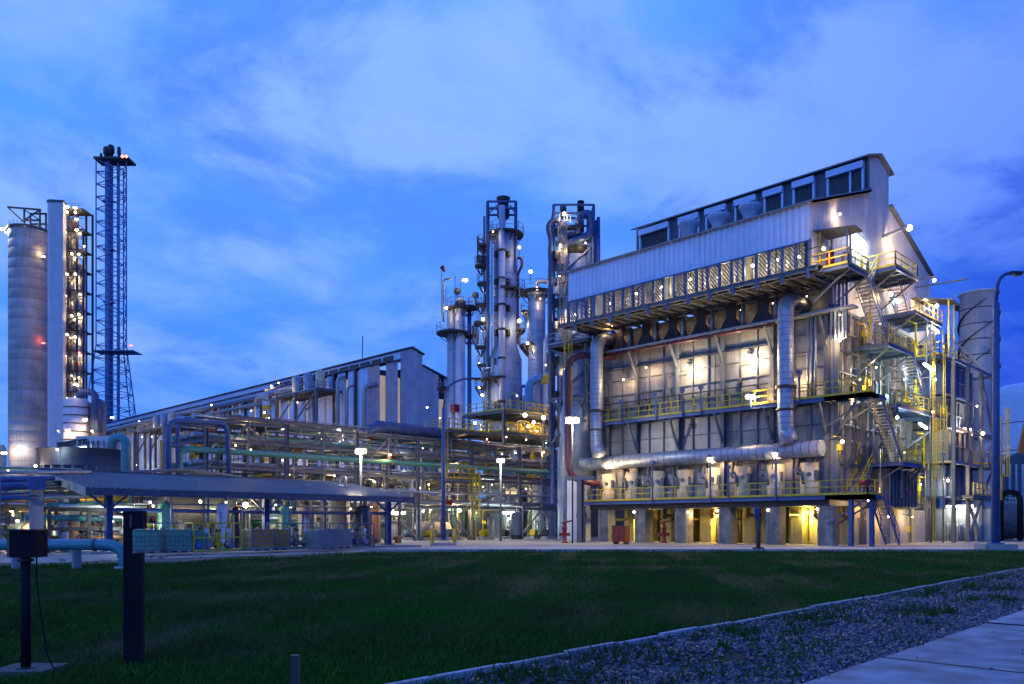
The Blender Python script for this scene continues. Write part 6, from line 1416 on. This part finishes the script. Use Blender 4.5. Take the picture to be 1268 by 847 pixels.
    d = 49; p = P(939, d); T = thing('hooded_post', 'dark slim post with a blue hooded head standing at the lawn edge', 'post', (*p, 0))
    MB().cyl((*p, 0), (*p, 2.0), .14, .07, 10).build('post', dsteel, T); MB().box(p[0] - .25, p[1] - .25, 0, p[0] + .25, p[1] + .25, .2).build('concrete_foot', dsteel, T)
    MB().lathe([(.03, 1.75), (.1, 1.9), (.17, 2.2), (.18, 2.5), (.1, 2.66), (.02, 2.68)], p[0] - .08, p[1] - .08, 14).build('hood', mat('dark_blue_paint', (0.02, 0.05, 0.16), 0.5), T)
    MB().tube(bend([(p[0], p[1], 1.2), off(p, .25, 0, 1.9), off(p, .2, 0, 2.4)], .3), .04, 6).build('bracket', dsteel, T)
    p = P(1103, 57); T = thing('emergency_valve', 'small red valve wheel on the furnace stair post', 'valve', (-24.1, 60.0, 3.0)); MB().cyl((-23.9, 59.5, 4.6), (-23.2, 59.3, 4.6), .25, None, 12).cyl((-23.6, 59.4, 3.6), (-23.6, 59.4, 4.5), .06).build('body', red, T)
build_right()

# ------------------------------------------------------------------ far land: dim tree lines that hide the bare horizon
for px0, px1, d, ytop, l in [(640, 775, 112, 560, 'low dark switch house behind the left end of the furnace'), (1150, 1245, 108, 588, 'low dark plant house behind the gas cylinder wall'), (820, 1040, 118, 640, 'low dark store house seen between the furnace piers')]:
    p = P((px0 + px1) / 2, d); T = thing('plant_house', l, 'industrial building', (*p, 0)); k = d / F_PX; a, b = (px0 - (px0 + px1) / 2) * k, (px1 - (px0 + px1) / 2) * k; z = Z(ytop, d); n = int((b - a) / 1.3)
    MB().poly([off(p, a, -.2, 0), off(p, b, -.2, 0), off(p, b, -5, 0), off(p, a, -5, 0)], (0, 0, z)).build('building_core', dsteel, T)
    for i in range(n): u = a + (b - a) * i / n; w = (b - a) / n - .05; MB().poly([off(p, u, 0, 0), off(p, u + w, 0, 0), off(p, u + w, -.15, 0), off(p, u, -.15, 0)], (0, 0, z)).build('cladding_sheet', [dclad, steel, stackm][(i * 7 + i // 3) % 5 % 3], T)
    MB().poly([off(p, a - .2, .3, z), off(p, b + .2, .3, z), off(p, b + .2, -5.2, z + .5), off(p, a - .2, -5.2, z + .5)], (0, 0, .15)).build('roof', dclad, T)
def treeline():
    rng = np.random.default_rng(11)
    def far_trees(name, lat0, lat1, d, h, n):
        lat = rng.uniform(lat0, lat1, n); dd = d + rng.normal(0, 5, n); hh = h * (0.55 + .45 * np.abs(np.sin(lat * .13) + .5 * np.sin(lat * .41)) / 1.5) * rng.uniform(0.1, 1, n)
        s = rng.uniform(.5, 1.5, n); c = np.stack([(lat - dd) / S2, (lat + dd) / S2, hh], -1); o = rng.normal(0, 1, (n, 3, 3)) * s[:, None, None]
        V = (c[:, None] + o).reshape(-1, 3); V[:, 2] = np.maximum(V[:, 2], 0)
        struct(np_mesh(name, V, 3, np.arange(n * 3), mat('far_foliage', (0.03, 0.05, 0.03), .9, var=.4)), 'stuff')
    far_trees('far_trees', 110, 300, 300, 9, 9000); far_trees('far_trees', -330, -120, 330, 10, 9000); far_trees('far_trees', -150, 200, 340, 9, 9000)
treeline()
